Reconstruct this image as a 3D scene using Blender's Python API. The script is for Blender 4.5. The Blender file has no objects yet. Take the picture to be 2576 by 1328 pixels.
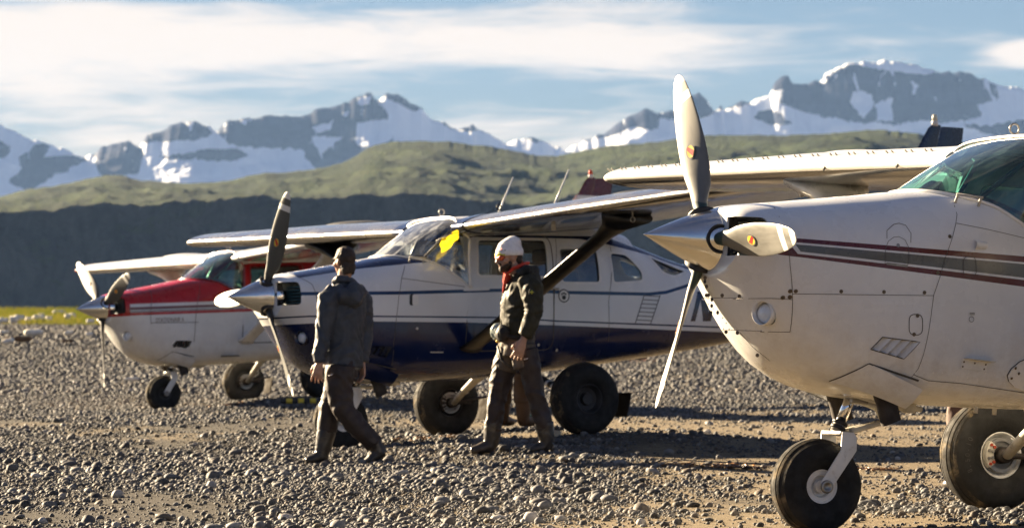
import bpy, bmesh, math, random
import numpy as np
from mathutils import Vector, Matrix, noise
from mathutils.bvhtree import BVHTree

random.seed(7)
rng = np.random.default_rng(11)
S = bpy.context.scene
COL = S.collection
R = math.radians

# ------------------------------------------------------------------ camera, sky, sun, exposure
F_PX, HOR, CAMZ = 10500.0, 784.0, 1.2          # focal length and horizon in 2576 px picture units
cam_d = bpy.data.cameras.new('camera')
cam = bpy.data.objects.new('camera', cam_d); COL.objects.link(cam)
cam.location = (0, 0, CAMZ); cam.rotation_euler = (R(90), 0, 0)
cam_d.sensor_width = 36.0; cam_d.lens = F_PX / 2576 * 36.0
cam_d.shift_y = (HOR - 664) / 2576.0
cam_d.clip_start = 0.5; cam_d.clip_end = 60000
cam_d.dof.use_dof = True; cam_d.dof.focus_distance = 22.3; cam_d.dof.aperture_fstop = 7.5
S.camera = cam
S.render.engine = 'CYCLES'
S.cycles.use_denoising = True
S.cycles.max_bounces = 8; S.cycles.diffuse_bounces = 3; S.cycles.glossy_bounces = 4
S.cycles.transparent_max_bounces = 12; S.cycles.transmission_bounces = 6
S.cycles.volume_bounces = 0
S.cycles.caustics_reflective = False; S.cycles.caustics_refractive = False
S.cycles.sample_clamp_indirect = 6.0

SUN_AZ_DIR = Vector((-0.743, 0.669))           # horizontal direction towards the sun
SUN_EL = R(17.5)
sun_vec = Vector((SUN_AZ_DIR.x * math.cos(SUN_EL), SUN_AZ_DIR.y * math.cos(SUN_EL), math.sin(SUN_EL))).normalized()
sun_d = bpy.data.lights.new('sun', 'SUN'); sun_d.energy = 5.0; sun_d.angle = R(0.6); sun_d.color = (1.0, 0.79, 0.52)
sun = bpy.data.objects.new('sun', sun_d); COL.objects.link(sun)
sun.rotation_euler = sun_vec.to_track_quat('Z', 'Y').to_euler(); sun.location = (-30, 10, 30)

S.view_settings.view_transform = 'Standard'; S.view_settings.look = 'None'
S.view_settings.gamma = 1.0; S.view_settings.use_curve_mapping = False
S.view_settings.exposure = 2.65

world = bpy.data.worlds.new('World'); S.world = world; world.use_nodes = True
WN = world.node_tree; WN.nodes.clear()

class NT:
    """small helper around a node tree"""
    def __init__(s, tree): s.t = tree
    def n(s, typ, **kw):
        d = s.t.nodes.new(typ)
        for k, v in kw.items(): setattr(d, k, v)
        return d
    def l(s, a, b): s.t.links.new(a, b)
    def setin(s, d, i, v):
        if isinstance(v, bpy.types.NodeSocket): s.l(v, d.inputs[i])
        elif v is not None: d.inputs[i].default_value = v
    def m(s, op, a, b=None, c=None, clamp=False):
        d = s.n('ShaderNodeMath', operation=op, use_clamp=clamp)
        s.setin(d, 0, a); s.setin(d, 1, b); s.setin(d, 2, c)
        return d.outputs[0]
    def vm(s, op, a, b=None):
        d = s.n('ShaderNodeVectorMath', operation=op); s.setin(d, 0, a); s.setin(d, 1, b)
        return d.outputs[0]
    def mix(s, f, a, b, blend='MIX'):
        d = s.n('ShaderNodeMix', data_type='RGBA', blend_type=blend)
        s.setin(d, 0, f)
        for i, v in ((6, a), (7, b)):
            if isinstance(v, (tuple, list)): v = (*v[:3], 1.0)
            s.setin(d, i, v)
        return d.outputs[2]
    def noise(s, vec, scale, detail=3.0, rough=0.55, dist=0.0):
        d = s.n('ShaderNodeTexNoise'); s.setin(d, 'Vector', vec)
        d.inputs['Scale'].default_value = scale; d.inputs['Detail'].default_value = detail
        d.inputs['Roughness'].default_value = rough; d.inputs['Distortion'].default_value = dist
        return d.outputs[0]
    def ramp(s, f, lo, hi, a=0.0, b=1.0, smooth=True):
        d = s.n('ShaderNodeMapRange', interpolation_type='SMOOTHSTEP' if smooth else 'LINEAR')
        s.setin(d, 0, f)
        for i, v in ((1, lo), (2, hi), (3, a), (4, b)): s.setin(d, i, v)
        return d.outputs[0]
    def scalev(s, vec, sc):
        d = s.n('ShaderNodeMapping'); s.l(vec, d.inputs[0]); d.inputs['Scale'].default_value = sc
        return d.outputs[0]

w = NT(WN)
out = w.n('ShaderNodeOutputWorld'); bg = w.n('ShaderNodeBackground'); w.l(bg.outputs[0], out.inputs[0])
sky = w.n('ShaderNodeTexSky', sky_type='NISHITA', sun_disc=False, sun_elevation=SUN_EL,
          sun_rotation=math.atan2(SUN_AZ_DIR.x, SUN_AZ_DIR.y), altitude=0.0, air_density=1.0, dust_density=0.6, ozone_density=1.6)
tc = w.n('ShaderNodeTexCoord')
sep = w.n('ShaderNodeSeparateXYZ'); w.l(tc.outputs['Generated'], sep.inputs[0])
# cirrus sheets: noise on the direction projected on a cloud deck, streaked along the wind
zc = w.m('MAXIMUM', sep.outputs[2], 0.012)
den = w.m('ADD', zc, 0.06)
cx = w.m('DIVIDE', sep.outputs[0], den); cy = w.m('DIVIDE', sep.outputs[1], den)
comb = w.n('ShaderNodeCombineXYZ'); w.l(cx, comb.inputs[0]); w.l(cy, comb.inputs[1])
CLOUD_V = comb.outputs[0]
# streaks stay level at every azimuth because the direction is only squeezed in height
dirv = tc.outputs['Generated']
sv = w.scalev(dirv, (9.0, 9.0, 62.0)); n1 = w.noise(sv, 1.0, 6.0, 0.58, 0.6)
sv2 = w.scalev(dirv, (30.0, 30.0, 240.0)); n2 = w.noise(sv2, 1.0, 4.0, 0.6, 0.8)
az = w.m('DIVIDE', sep.outputs[0], w.m('MAXIMUM', sep.outputs[1], 0.2)); el = sep.outputs[2]
def bump1(val, c, wd):
    t = w.m('DIVIDE', w.m('SUBTRACT', val, c), wd)
    return w.m('POWER', 2.718, w.m('MULTIPLY', w.m('MULTIPLY', t, t), -1.0))
# the long bank: its axis drops gently from left to right
axis = w.m('ADD', w.m('MULTIPLY', az, -0.012), 0.0645)
bank = w.m('MULTIPLY', bump1(el, axis, 0.0078), w.ramp(az, -0.30, -0.16, 0.0, 1.0))
bank = w.m('MULTIPLY', bank, w.ramp(az, 0.015, 0.075, 1.0, 0.0))
low = w.m('MULTIPLY', bump1(el, 0.0405, 0.006), bump1(az, 0.03, 0.10))
leftw = w.m('MULTIPLY', bump1(el, 0.052, 0.016), bump1(az, -0.125, 0.06))
puff = w.m('MULTIPLY', bump1(el, 0.0615, 0.0026), bump1(az, 0.125, 0.011))
haz = w.ramp(el, 0.0, 0.05, 0.27, 0.05)
clearing = w.m('MULTIPLY', bump1(el, 0.078, 0.012), w.ramp(az, 0.0, 0.06, 0.0, 1.0))
bias = w.m('MULTIPLY', bank, 0.27)
bias = w.m('ADD', bias, w.m('MULTIPLY', low, 0.13))
bias = w.m('ADD', bias, w.m('MULTIPLY', leftw, 0.15))
bias = w.m('ADD', bias, w.m('MULTIPLY', puff, 0.5))
bias = w.m('ADD', bias, haz)
bias = w.m('SUBTRACT', bias, w.m('MULTIPLY', clearing, 0.12))
nn = w.m('ADD', w.m('MULTIPLY', n1, 0.66), w.m('MULTIPLY', n2, 0.34))
cov = w.ramp(w.m('ADD', nn, bias), 0.53, 0.80)
skyc = w.mix(1.0, sky.outputs[0], (0.150, 0.190, 0.280), 'MULTIPLY')
cloudc = w.mix(w.ramp(el, 0.0, 0.08), (3.45, 2.92, 2.42), (3.75, 3.15, 2.58))
skyf = w.mix(w.m('MULTIPLY', cov, 0.84), skyc, cloudc)
w.l(skyf, bg.inputs[0]); bg.inputs[1].default_value = 0.05

# ------------------------------------------------------------------ materials
def principled(name):
    m = bpy.data.materials.new(name); m.use_nodes = True
    t = NT(m.node_tree); b = m.node_tree.nodes['Principled BSDF']
    return m, t, b

MATS = {}
def mat(name, col, rough=0.5, metal=0.0, var=0.12, vscale=6.0, bump=0.0, bscale=40.0, coat=0.0, spec=0.5, trans=0.0, emis=None, dirt=None):
    if name in MATS: return MATS[name]
    m, t, b = principled(name)
    tcn = t.n('ShaderNodeTexCoord'); v = tcn.outputs['Object']
    n = t.noise(v, vscale, 5.0, 0.6)
    k = t.ramp(n, 0.3, 0.7, 1.0 - var, 1.0 + var * 0.6)
    c = t.vm('SCALE', (0, 0, 0)); 
    d = c.node; d.inputs[0].default_value = col[:3]; t.l(k, d.inputs['Scale'])
    colo = c
    if dirt:
        dn = t.ramp(t.noise(v, dirt[1], 6.0, 0.65, 0.4), dirt[2], dirt[3])
        colo = t.mix(dn, colo, dirt[0])
    t.l(colo, b.inputs['Base Color'])
    b.inputs['Metallic'].default_value = metal
    rr = t.ramp(t.noise(v, vscale * 2.3, 4.0), 0.3, 0.7, max(0.02, rough * 0.8), min(1, rough * 1.2)); t.l(rr, b.inputs['Roughness'])
    b.inputs['Coat Weight'].default_value = coat; b.inputs['Coat Roughness'].default_value = 0.08
    b.inputs['Specular IOR Level'].default_value = spec
    b.inputs['Transmission Weight'].default_value = trans
    if emis: b.inputs['Emission Color'].default_value = (*emis[:3], 1); b.inputs['Emission Strength'].default_value = emis[3]
    if bump:
        bp = t.n('ShaderNodeBump'); bp.inputs['Strength'].default_value = 1.0; bp.inputs['Distance'].default_value = bump
        t.l(t.noise(v, bscale, 4.0, 0.6), bp.inputs['Height']); t.l(bp.outputs[0], b.inputs['Normal'])
    MATS[name] = m
    return m

def glass_mat(name, tint, clear=0.75):
    """thin pane: tinted transparency with a fresnel sky reflection"""
    if name in MATS: return MATS[name]
    m = bpy.data.materials.new(name); m.use_nodes = True
    t = NT(m.node_tree); m.node_tree.nodes.clear()
    o = t.n('ShaderNodeOutputMaterial'); tr = t.n('ShaderNodeBsdfTransparent'); tr.inputs[0].default_value = (*tint, 1)
    gl = t.n('ShaderNodeBsdfGlossy'); gl.inputs['Roughness'].default_value = 0.05; gl.inputs[0].default_value = (1, 1, 1, 1)
    df = t.n('ShaderNodeBsdfDiffuse'); df.inputs[0].default_value = (*[min(1, c * 0.8 + .08) for c in tint], 1)
    tcn = t.n('ShaderNodeTexCoord')
    sm = t.ramp(t.noise(t.scalev(tcn.outputs['Object'], (2, 9, 3)), 3.0, 5.0, 0.6, 0.5), 0.4, 0.75, 0.03, 1 - clear)
    fr = t.n('ShaderNodeFresnel'); fr.inputs[0].default_value = 1.5
    a = t.n('ShaderNodeMixShader'); t.l(sm, a.inputs[0]); t.l(tr.outputs[0], a.inputs[1]); t.l(df.outputs[0], a.inputs[2])
    b = t.n('ShaderNodeMixShader'); t.l(t.m('ADD', fr.outputs[0], 0.05), b.inputs[0]); t.l(a.outputs[0], b.inputs[1]); t.l(gl.outputs[0], b.inputs[2])
    t.l(b.outputs[0], o.inputs[0])
    MATS[name] = m
    return m

def paint_mat(name, base, regions, rough=0.28, dirtcol=(0.30, 0.22, 0.14), dirt=0.35):
    """aircraft paint: colour regions are convex polygons in the side plane (x along the fuselage, z up)"""
    m, t, b = principled(name)
    tcn = t.n('ShaderNodeTexCoord'); v = tcn.outputs['Object']
    sp = t.n('ShaderNodeSeparateXYZ'); t.l(v, sp.inputs[0]); x, z = sp.outputs[0], sp.outputs[2]
    n = t.noise(v, 3.0, 5.0, 0.6)
    col = t.mix(t.ramp(n, 0.25, 0.75), tuple(c * 0.93 for c in base), base)
    for rc, polys in regions:
        msk = None
        for poly in polys:
            area = sum(poly[i][0] * poly[(i + 1) % len(poly)][1] - poly[(i + 1) % len(poly)][0] * poly[i][1] for i in range(len(poly)))
            if area < 0: poly = poly[::-1]
            pm = None
            for i in range(len(poly)):
                (x0, z0), (x1, z1) = poly[i], poly[(i + 1) % len(poly)]
                dx, dz = x1 - x0, z1 - z0; ln = math.hypot(dx, dz)
                a, c2, k = -dz / ln, dx / ln, (dz * x0 - dx * z0) / ln
                s = t.m('GREATER_THAN', t.m('MULTIPLY_ADD', x, a, t.m('MULTIPLY_ADD', z, c2, k)), 0.0)
                pm = s if pm is None else t.m('MULTIPLY', pm, s)
            msk = pm if msk is None else t.m('MAXIMUM', msk, pm)
        vc = t.mix(t.ramp(n, 0.25, 0.75), tuple(c * 0.8 for c in rc), rc)
        col = t.mix(msk, col, vc)
    # grime: drips and spatter that thicken on the belly skins
    g1 = t.m('MULTIPLY', t.m('ADD', t.noise(t.scalev(v, (6.0, 6.0, 1.0)), 2.2, 7.0, 0.66, 0.5), t.noise(t.scalev(v, (1.2, 1.2, 3.0)), 2.2, 6.0, 0.66, 0.8)), 0.5)
    g2 = t.noise(v, 38.0, 4.0, 0.7)
    low = t.ramp(z, -0.80, -0.15, 1.0, 0.12)
    gm = t.m('MULTIPLY', t.ramp(t.m('ADD', t.m('MULTIPLY', g1, 0.8), t.m('MULTIPLY', g2, 0.25)), 0.46, 0.70), t.m('MULTIPLY', low, dirt))
    sp2 = t.m('MULTIPLY', t.ramp(t.noise(v, 120.0, 2.0, 0.5), 0.70, 0.76), 0.5)
    gm = t.m('MAXIMUM', gm, t.m('MULTIPLY', sp2, low))
    col = t.mix(gm, col, dirtcol)
    t.l(col, b.inputs['Base Color'])
    t.l(t.m('ADD', t.ramp(t.noise(v, 5.0, 5.0, 0.6), 0.3, 0.7, rough * 0.6, rough * 1.5), t.m('MULTIPLY', gm, 0.4)), b.inputs['Roughness'])
    b.inputs['Coat Weight'].default_value = 0.12; b.inputs['Coat Roughness'].default_value = 0.07; b.inputs['Specular IOR Level'].default_value = 0.4
    bp = t.n('ShaderNodeBump'); bp.inputs['Distance'].default_value = 0.012; bp.inputs['Strength'].default_value = 0.35
    t.l(t.noise(v, 2.6, 2.0, 0.4), bp.inputs['Height']); t.l(bp.outputs[0], b.inputs['Normal']); t.l(bp.outputs[0], b.inputs['Coat Normal'])
    return m

# ------------------------------------------------------------------ mesh helpers
def mesh_from(name, verts, faces, smooth=True):
    me = bpy.data.meshes.new(name); me.from_pydata([tuple(map(float, v)) for v in verts], [], faces); me.update()
    if smooth:
        me.polygons.foreach_set('use_smooth', [True] * len(me.polygons))
    return me

def fix_normals(me):
    bm = bmesh.new(); bm.from_mesh(me); bmesh.ops.remove_doubles(bm, verts=bm.verts, dist=1e-6)
    bmesh.ops.recalc_face_normals(bm, faces=bm.faces); bm.to_mesh(me); bm.free(); return me

def add(name, me, m=None, parent=None, loc=None, rot=None, scale=None, **props):
    o = bpy.data.objects.new(name, me); COL.objects.link(o)
    if m is not None and me is not None:
        if len(me.materials) == 0: me.materials.append(m)
        elif me.materials[0] is not m:
            me.materials[0] = m
    if parent is not None: o.parent = parent
    if loc is not None: o.location = loc
    if rot is not None: o.rotation_euler = rot
    if scale is not None: o.scale = scale
    for k, v in props.items(): o[k] = v
    return o

def thing(name, label, cat, loc=(0, 0, 0), group=None):
    o = bpy.data.objects.new(name, None); COL.objects.link(o); o.location = loc
    o.empty_display_size = 0.2
    o['label'] = label; o['category'] = cat
    if group: o['group'] = group
    return o

def loft(rings, cap0=False, cap1=False, closed=True):
    n = len(rings[0]); vs = [p for r in rings for p in r]; fs = []
    for i in range(len(rings) - 1):
        for j in range(n if closed else n - 1):
            k = (j + 1) % n
            fs.append((i * n + j, i * n + k, (i + 1) * n + k, (i + 1) * n + j))
    if cap0: fs.append(tuple(range(n)))
    if cap1: fs.append(tuple((len(rings) - 1) * n + j for j in range(n))[::-1])
    return vs, fs

def frame(d, up=Vector((0, 0, 1))):
    d = Vector(d).normalized(); up = Vector(up)
    if abs(d.dot(up)) > 0.97: up = Vector((1, 0, 0))
    a = d.cross(up).normalized(); b = a.cross(d).normalized()
    return a, b

def tube(pts, rad, n=12, cap=True, up=(0, 0, 1)):
    """tube along points; rad is a number, a list of numbers or a list of (ra, rb) pairs"""
    pts = [Vector(p) for p in pts]; rings = []; prev = None
    for i, p in enumerate(pts):
        d = (pts[min(i + 1, len(pts) - 1)] - pts[max(i - 1, 0)]).normalized()
        if prev is None: a, b = frame(d, up)
        else:                                   # carry the frame along so that the tube never twists
            a = (prev - d * prev.dot(d)).normalized(); b = a.cross(d).normalized()
        prev = a
        r = rad[i] if isinstance(rad, (list, tuple)) else rad
        ra, rb = r if isinstance(r, (list, tuple)) else (r, r)
        rings.append([p + a * (ra * math.cos(2 * math.pi * j / n)) + b * (rb * math.sin(2 * math.pi * j / n)) for j in range(n)])
    return loft(rings, cap, cap)

def join(*parts):
    V, Fc = [], []
    for vs, fs in parts:
        o = len(V); V += list(vs); Fc += [tuple(i + o for i in f) for f in fs]
    return V, Fc

def box(c, s, m3=None):
    c = Vector(c); vs = []
    for x in (-1, 1):
        for y in (-1, 1):
            for z in (-1, 1):
                p = Vector((x * s[0] / 2, y * s[1] / 2, z * s[2] / 2))
                if m3 is not None: p = m3 @ p
                vs.append(c + p)
    return vs, [(0, 1, 3, 2), (4, 6, 7, 5), (0, 4, 5, 1), (2, 3, 7, 6), (0, 2, 6, 4), (1, 5, 7, 3)]

def bevel_mesh(me, w=0.004, seg=2, ang=35):
    bm = bmesh.new(); bm.from_mesh(me); bmesh.ops.recalc_face_normals(bm, faces=bm.faces)
    ed = [e for e in bm.edges if len(e.link_faces) == 2 and e.calc_face_angle(0) > R(ang)]
    if ed: bmesh.ops.bevel(bm, geom=ed, offset=w, segments=seg, affect='EDGES', profile=0.6)
    bm.to_mesh(me); bm.free()
    me.polygons.foreach_set('use_smooth', [True] * len(me.polygons))
    return me

def lathe(profile, axis='x', n=40):
    """profile: (along, radius) pairs"""
    rings = []
    for a, r in profile:
        ring = []
        for j in range(n):
            t = 2 * math.pi * j / n; c, s = r * math.cos(t), r * math.sin(t)
            ring.append(Vector((a, c, s)) if axis == 'x' else Vector((c, a, s)) if axis == 'y' else Vector((c, s, a)))
        rings.append(ring)
    return loft(rings, profile[0][1] > 1e-5, profile[-1][1] > 1e-5)

def auto_smooth(me, ang=32):
    """split shading at hard edges"""
    me.polygons.foreach_set('use_smooth', [True] * len(me.polygons))
    bm = bmesh.new(); bm.from_mesh(me)
    for e in bm.edges:
        e.smooth = not (len(e.link_faces) == 2 and e.calc_face_angle(0) > R(ang))
    bm.to_mesh(me); bm.free(); return me

def mk(vf, smooth=True, name='mesh', sharp=None, bev=None):
    me = fix_normals(mesh_from(name, vf[0], vf[1], smooth))
    if bev: bevel_mesh(me, bev)
    if sharp: auto_smooth(me, sharp)
    return me

def interp(xs, ys, x):
    return float(np.interp(x, xs, ys))

def smooth_table(xs, ys):
    """monotone-ish cubic (Catmull-Rom) through the table; xs ascending"""
    xs = np.array(xs, float); ys = np.array(ys, float)
    dl = np.diff(ys) / np.diff(xs); mm = np.zeros(len(xs))
    mm[1:-1] = np.where(dl[:-1] * dl[1:] > 0, 2 * dl[:-1] * dl[1:] / (dl[:-1] + dl[1:] + 1e-12), 0); mm[0] = dl[0]; mm[-1] = dl[-1]
    def f(x):
        x = min(max(x, xs[0]), xs[-1]); i = min(max(int(np.searchsorted(xs, x)) - 1, 0), len(xs) - 2)
        h = xs[i + 1] - xs[i]; t = (x - xs[i]) / h
        return float((2 * t**3 - 3 * t**2 + 1) * ys[i] + (t**3 - 2 * t**2 + t) * h * mm[i] + (-2 * t**3 + 3 * t**2) * ys[i + 1] + (t**3 - t**2) * h * mm[i + 1])
    return f

def evaluated(o):
    dg = bpy.context.evaluated_depsgraph_get(); dg.update()
    e = o.evaluated_get(dg)
    return bpy.data.meshes.new_from_object(e, depsgraph=dg)

def px(x, y, Y):
    """a photograph position (2576 px wide) at depth Y metres -> world point"""
    return Vector(((x - 1288) / F_PX * Y, Y, CAMZ - (y - HOR) / F_PX * Y))
# ------------------------------------------------------------------ where the three aircraft stand (propeller hub, heading, attitude, axles)
class Plane: pass
def make_cfg(X, Y, Z, yaw, pit, rol, nose, mains):
    p = Plane(); a, b_, c = R(yaw), R(pit), R(rol)
    p.hub = Vector((X, Y, Z + CAMZ))
    p.F = Vector((-math.cos(a) * math.cos(b_), -math.sin(a) * math.cos(b_), math.sin(b_)))
    s = Vector((math.sin(a), -math.cos(a), 0)); u = p.F.cross(s)
    p.Sd, p.U = s * math.cos(c) + u * math.sin(c), u * math.cos(c) - s * math.sin(c)
    p.nose, p.mains = nose, mains       # nose: (x, z, radius); mains: [(x, y, z, radius), ...]
    p.h = 1.5
    p.w = lambda x, y, z: p.hub + p.F * x + p.Sd * y + p.U * z
    def un(px_, py_, v):
        q = [-1.0, 0.0]
        def g(q):
            P_ = p.w(q[0], v, q[1]); return (1288 + F_PX * P_.x / P_.y - px_, HOR - F_PX * (P_.z - CAMZ) / P_.y - py_)
        for _ in range(12):
            r0 = g(q); r1 = g([q[0] + 1e-4, q[1]]); r2 = g([q[0], q[1] + 1e-4])
            a_, b2 = (r1[0] - r0[0]) / 1e-4, (r2[0] - r0[0]) / 1e-4; c_, d_ = (r1[1] - r0[1]) / 1e-4, (r2[1] - r0[1]) / 1e-4
            D = a_ * d_ - b2 * c_; q = [q[0] - (d_ * r0[0] - b2 * r0[1]) / D, q[1] - (-c_ * r0[0] + a_ * r0[1]) / D]
        return tuple(q)
    p.un = un
    p.contacts = [p.w(nose[0], 0, nose[1] - nose[2])] + [p.w(m[0], m[1], m[2] - m[3]) for m in mains]
    return p
PA = make_cfg(1.0232, 21.895, 0.3769, 22.92, 4.16, 0.75, (-.723, -1.251, .254), [(-2.495, -1.25, -1.003, .328), (-2.495, 1.25, -1.003, .325)])
PB = make_cfg(-2.1854, 36.839, 0.1341, 29.57, -0.58, 1.77, (-.722, -1.119, .262), [(-2.483, -1.25, -.974, .325), (-2.514, 1.25, -.970, .325)])
PC = make_cfg(-5.2858, 53.844, 0.0440, 27.69, -1.56, 2.38, (-.797, -1.13, .24), [(-2.498, -1.25, -1.001, .295), (-2.498, 1.25, -1.001, .295)])
# ------------------------------------------------------------------ ground
BY = np.array([0, 25, 40, 55, 75, 100, 125, 140, 150, 168, 190, 230, 400, 2000, 7000.0])
BZ = np.array([0, 0.0, 0.0, -0.06, 0.08, 0.43, 0.71, 0.81, 0.88, 1.07, 1.08, 0.6, -2.2, -6, -8.0])
base_z = smooth_table(BY, BZ)
CTRL = np.array([(c_.x, c_.y, c_.z + 0.030) for p_ in (PA, PB, PC) for c_ in p_.contacts] +
    [(-1.36, 34.1, -0.047), (0.0, 34.4, 0.026), (-2.4, 26, -0.02), (0, 27, -0.01)])   # ground height where things touch it
SX, SY = 1.5, 3.0
def _k(a, b): return np.exp(-(((a[:, None, 0] - b[None, :, 0]) / SX) ** 2 + ((a[:, None, 1] - b[None, :, 1]) / SY) ** 2))
_res = CTRL[:, 2] - np.array([base_z(y) for y in CTRL[:, 1]])
_wt = np.linalg.solve(_k(CTRL, CTRL) + np.eye(len(CTRL)) * 0.02, _res)
def ground_z(xy):
    """smooth beach height, vectorised over an (n,2) array"""
    xy = np.atleast_2d(np.asarray(xy, float))
    z = np.array([base_z(y) for y in xy[:, 1]])
    z = z + _k(xy, CTRL) @ _wt
    x, y = xy[:, 0], xy[:, 1]
    near = np.clip((160 - y) / 60, 0, 1)
    z = z + near * (0.018 * np.sin(x * 1.7 + 0.6 * np.sin(y * .55)) * np.sin(y * 0.8 + 1.0) + 0.010 * np.sin(x * 3.9 + y * 1.3))
    return z
def gz(x, y): return float(ground_z([(x, y)])[0])

gx_near = np.concatenate([[-6000, -2500, -900, -300, -120, -60, -36], np.arange(-26, 26.01, 0.25), [36, 60, 120, 300, 900, 2500, 6000]])
gy = np.concatenate([[-400, -60, -10, 0, 6, 12, 16], np.arange(18, 62, 0.25), np.arange(62, 200, 1.5), [210, 230, 280, 400, 700, 1200, 2000, 3200, 5000, 7000]])
GX, GY = np.meshgrid(gx_near, gy)
pts = np.stack([GX.ravel(), GY.ravel()], 1)
GZ = np.concatenate([ground_z(pts[i:i + 20000]) for i in range(0, len(pts), 20000)])
nx, ny = len(gx_near), len(gy)
gv = np.column_stack([pts, GZ])
gf = [(j * nx + i, j * nx + i + 1, (j + 1) * nx + i + 1, (j + 1) * nx + i) for j in range(ny - 1) for i in range(nx - 1)]
gm, t, b = principled('beach_sand')
geo = t.n('ShaderNodeNewGeometry'); P = geo.outputs['Position']
sp = t.n('ShaderNodeSeparateXYZ'); t.l(P, sp.inputs[0])
na = t.noise(t.scalev(P, (0.5, 0.22, 1)), 1.0, 6.0, 0.6, 0.4)
nb = t.noise(P, 9.0, 6.0, 0.7); nc = t.noise(P, 90.0, 3.0, 0.7)
leftm = t.m('MULTIPLY', t.ramp(sp.outputs[0], -1.9, 0.2, 1.0, 0.0), t.ramp(sp.outputs[1], 30.0, 38.0, 1.0, 0.35))
sand = t.mix(t.ramp(nb, 0.3, 0.7), (0.19, 0.142, 0.082), (0.30, 0.232, 0.14))
dark = t.mix(t.ramp(nb, 0.3, 0.7), (0.014, 0.012, 0.010), (0.034, 0.029, 0.023))
c = t.mix(t.m('MULTIPLY', t.ramp(t.m('ADD', na, t.m('MULTIPLY', leftm, 0.45)), 0.52, 0.72), 0.92), sand, dark)
grit = t.mix(t.ramp(nc, 0.42, 0.62), (0.035, 0.03, 0.024), c)
c = t.mix(0.6, c, grit)
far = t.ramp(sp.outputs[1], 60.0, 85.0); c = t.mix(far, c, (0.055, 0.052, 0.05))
soil = t.ramp(sp.outputs[1], 128.0, 138.0); c = t.mix(soil, c, (0.20, 0.18, 0.04))
t.l(c, b.inputs['Base Color']); b.inputs['Roughness'].default_value = 0.92; b.inputs['Specular IOR Level'].default_value = 0.25
bp = t.n('ShaderNodeBump'); bp.inputs['Distance'].default_value = 0.035; bp.inputs['Strength'].default_value = 1.0
t.l(t.m('ADD', nb, t.m('MULTIPLY', nc, 0.35)), bp.inputs['Height']); t.l(bp.outputs[0], b.inputs['Normal'])
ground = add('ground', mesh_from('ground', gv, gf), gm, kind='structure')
ground['label'] = 'sandy gravel beach strewn with grey pebbles'

# ------------------------------------------------------------------ snowy mountains far behind
def trace(c3, c4):
    a = [(x * .5443, y * .5443 + 127.5) for x, y in c3]; b = [(x * .5052 + 1274.6, y * .5052 + 63.7) for x, y in c4]
    return a + b
SNOW_LINE = trace(
    [(0,335),(60,375),(150,410),(250,440),(340,475),(390,495),(440,475),(470,445),(520,428),(600,420),(640,445),(690,390),(740,370),(830,335),(900,330),(960,350),(1000,375),(1050,330),(1130,312),(1200,315),(1260,295),(1330,300),(1400,305),(1470,275),(1550,262),(1600,240),(1660,210),(1715,200),(1730,225),(1755,232),(1780,205),(1830,202),(1870,225),(1900,250),(1950,270),(1990,310),(2050,330),(2080,350),(2120,365),(2165,355),(2185,335),(2200,355),(2240,380),(2300,405)],
    [(0,590),(60,565),(130,560),(180,575),(230,600),(290,620),(340,600),(400,570),(470,545),(540,500),(600,455),(700,415),(750,440),(790,440),(830,425),(890,390),(900,350),(950,340),(990,370),(1030,430),(1050,430),(1065,400),(1085,420),(1130,400),(1170,380),(1200,385),(1230,370),(1270,355),(1310,345),(1330,300),(1370,255),(1400,255),(1420,290),(1470,290),(1560,280),(1590,240),(1640,215),(1700,190),(1800,185),(1900,175),(2000,190),(2080,215),(2150,235),(2200,230),(2300,240),(2360,265),(2450,295),(2540,310),(2576,320)])
SNOW_LINE = [(-1500, 300), (-900, 240), (-500, 300), (-200, 250), (-80, 285)] + SNOW_LINE + [(2700, 250), (2900, 290), (3200, 240), (3600, 330), (4200, 280)]
ROCK = [
 [(340,368),(362,345),(400,316),(455,304),(510,314),(535,338),(520,352),(460,357),(400,360)],
 [(232,385),(262,356),(330,352),(362,385),(356,412),(345,440),(250,442),(238,410)],
 [(545,340),(560,318),(600,295),(650,296),(700,284),(760,288),(800,270),(860,250),(905,232),(938,230),(952,265),(975,290),(985,330),(995,380),(960,405),(900,420),(870,440),(800,430),(770,400),(765,378),(700,372),(620,372),(585,366)],
 [(955,248),(968,232),(1000,232),(1035,250),(1068,282),(1040,288),(1000,266)],
 [(395,398),(460,386),(540,374),(600,374),(628,392),(580,408),(500,402)],
 [(1100,300),(1130,312),(1160,325),(1190,308),(1215,330),(1180,338),(1120,325)],
 [(0,355),(28,372),(14,396),(-30,398)],
 [(48,395),(90,368),(126,372),(112,398),(190,398),(222,408),(160,432),(120,452),(70,484),(20,456),(52,432)],
 [(1310,348),(1350,345),(1385,358),(1350,366)],
 [(1440,368),(1520,340),(1570,298),(1632,268),(1664,285),(1655,330),(1600,322),(1540,348)],
 [(1655,300),(1690,275),(1722,228),(1758,230),(1800,292),(1750,302),(1700,308)],
 [(1798,284),(1812,258),(1880,250),(1888,268),(1850,278)],
 [(1932,240),(1962,188),(1988,188),(2000,215),(1962,232)],
 [(1965,235),(1990,212),(2062,205),(2110,180),(2140,168),(2200,178),(2290,190),(2330,196),(2380,180),(2450,186),(2505,222),(2514,252),(2462,268),(2470,292),(2440,300),(2380,312),(2330,302),(2260,314),(2200,310),(2120,302),(2060,292),(2010,280),(1960,262)],
 [(1895,296),(1930,278),(1962,282),(1992,312),(1960,317),(1920,310)],
 [(2420,310),(2470,318),(2576,300),(2700,330),(2576,345),(2480,340)],
]
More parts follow.
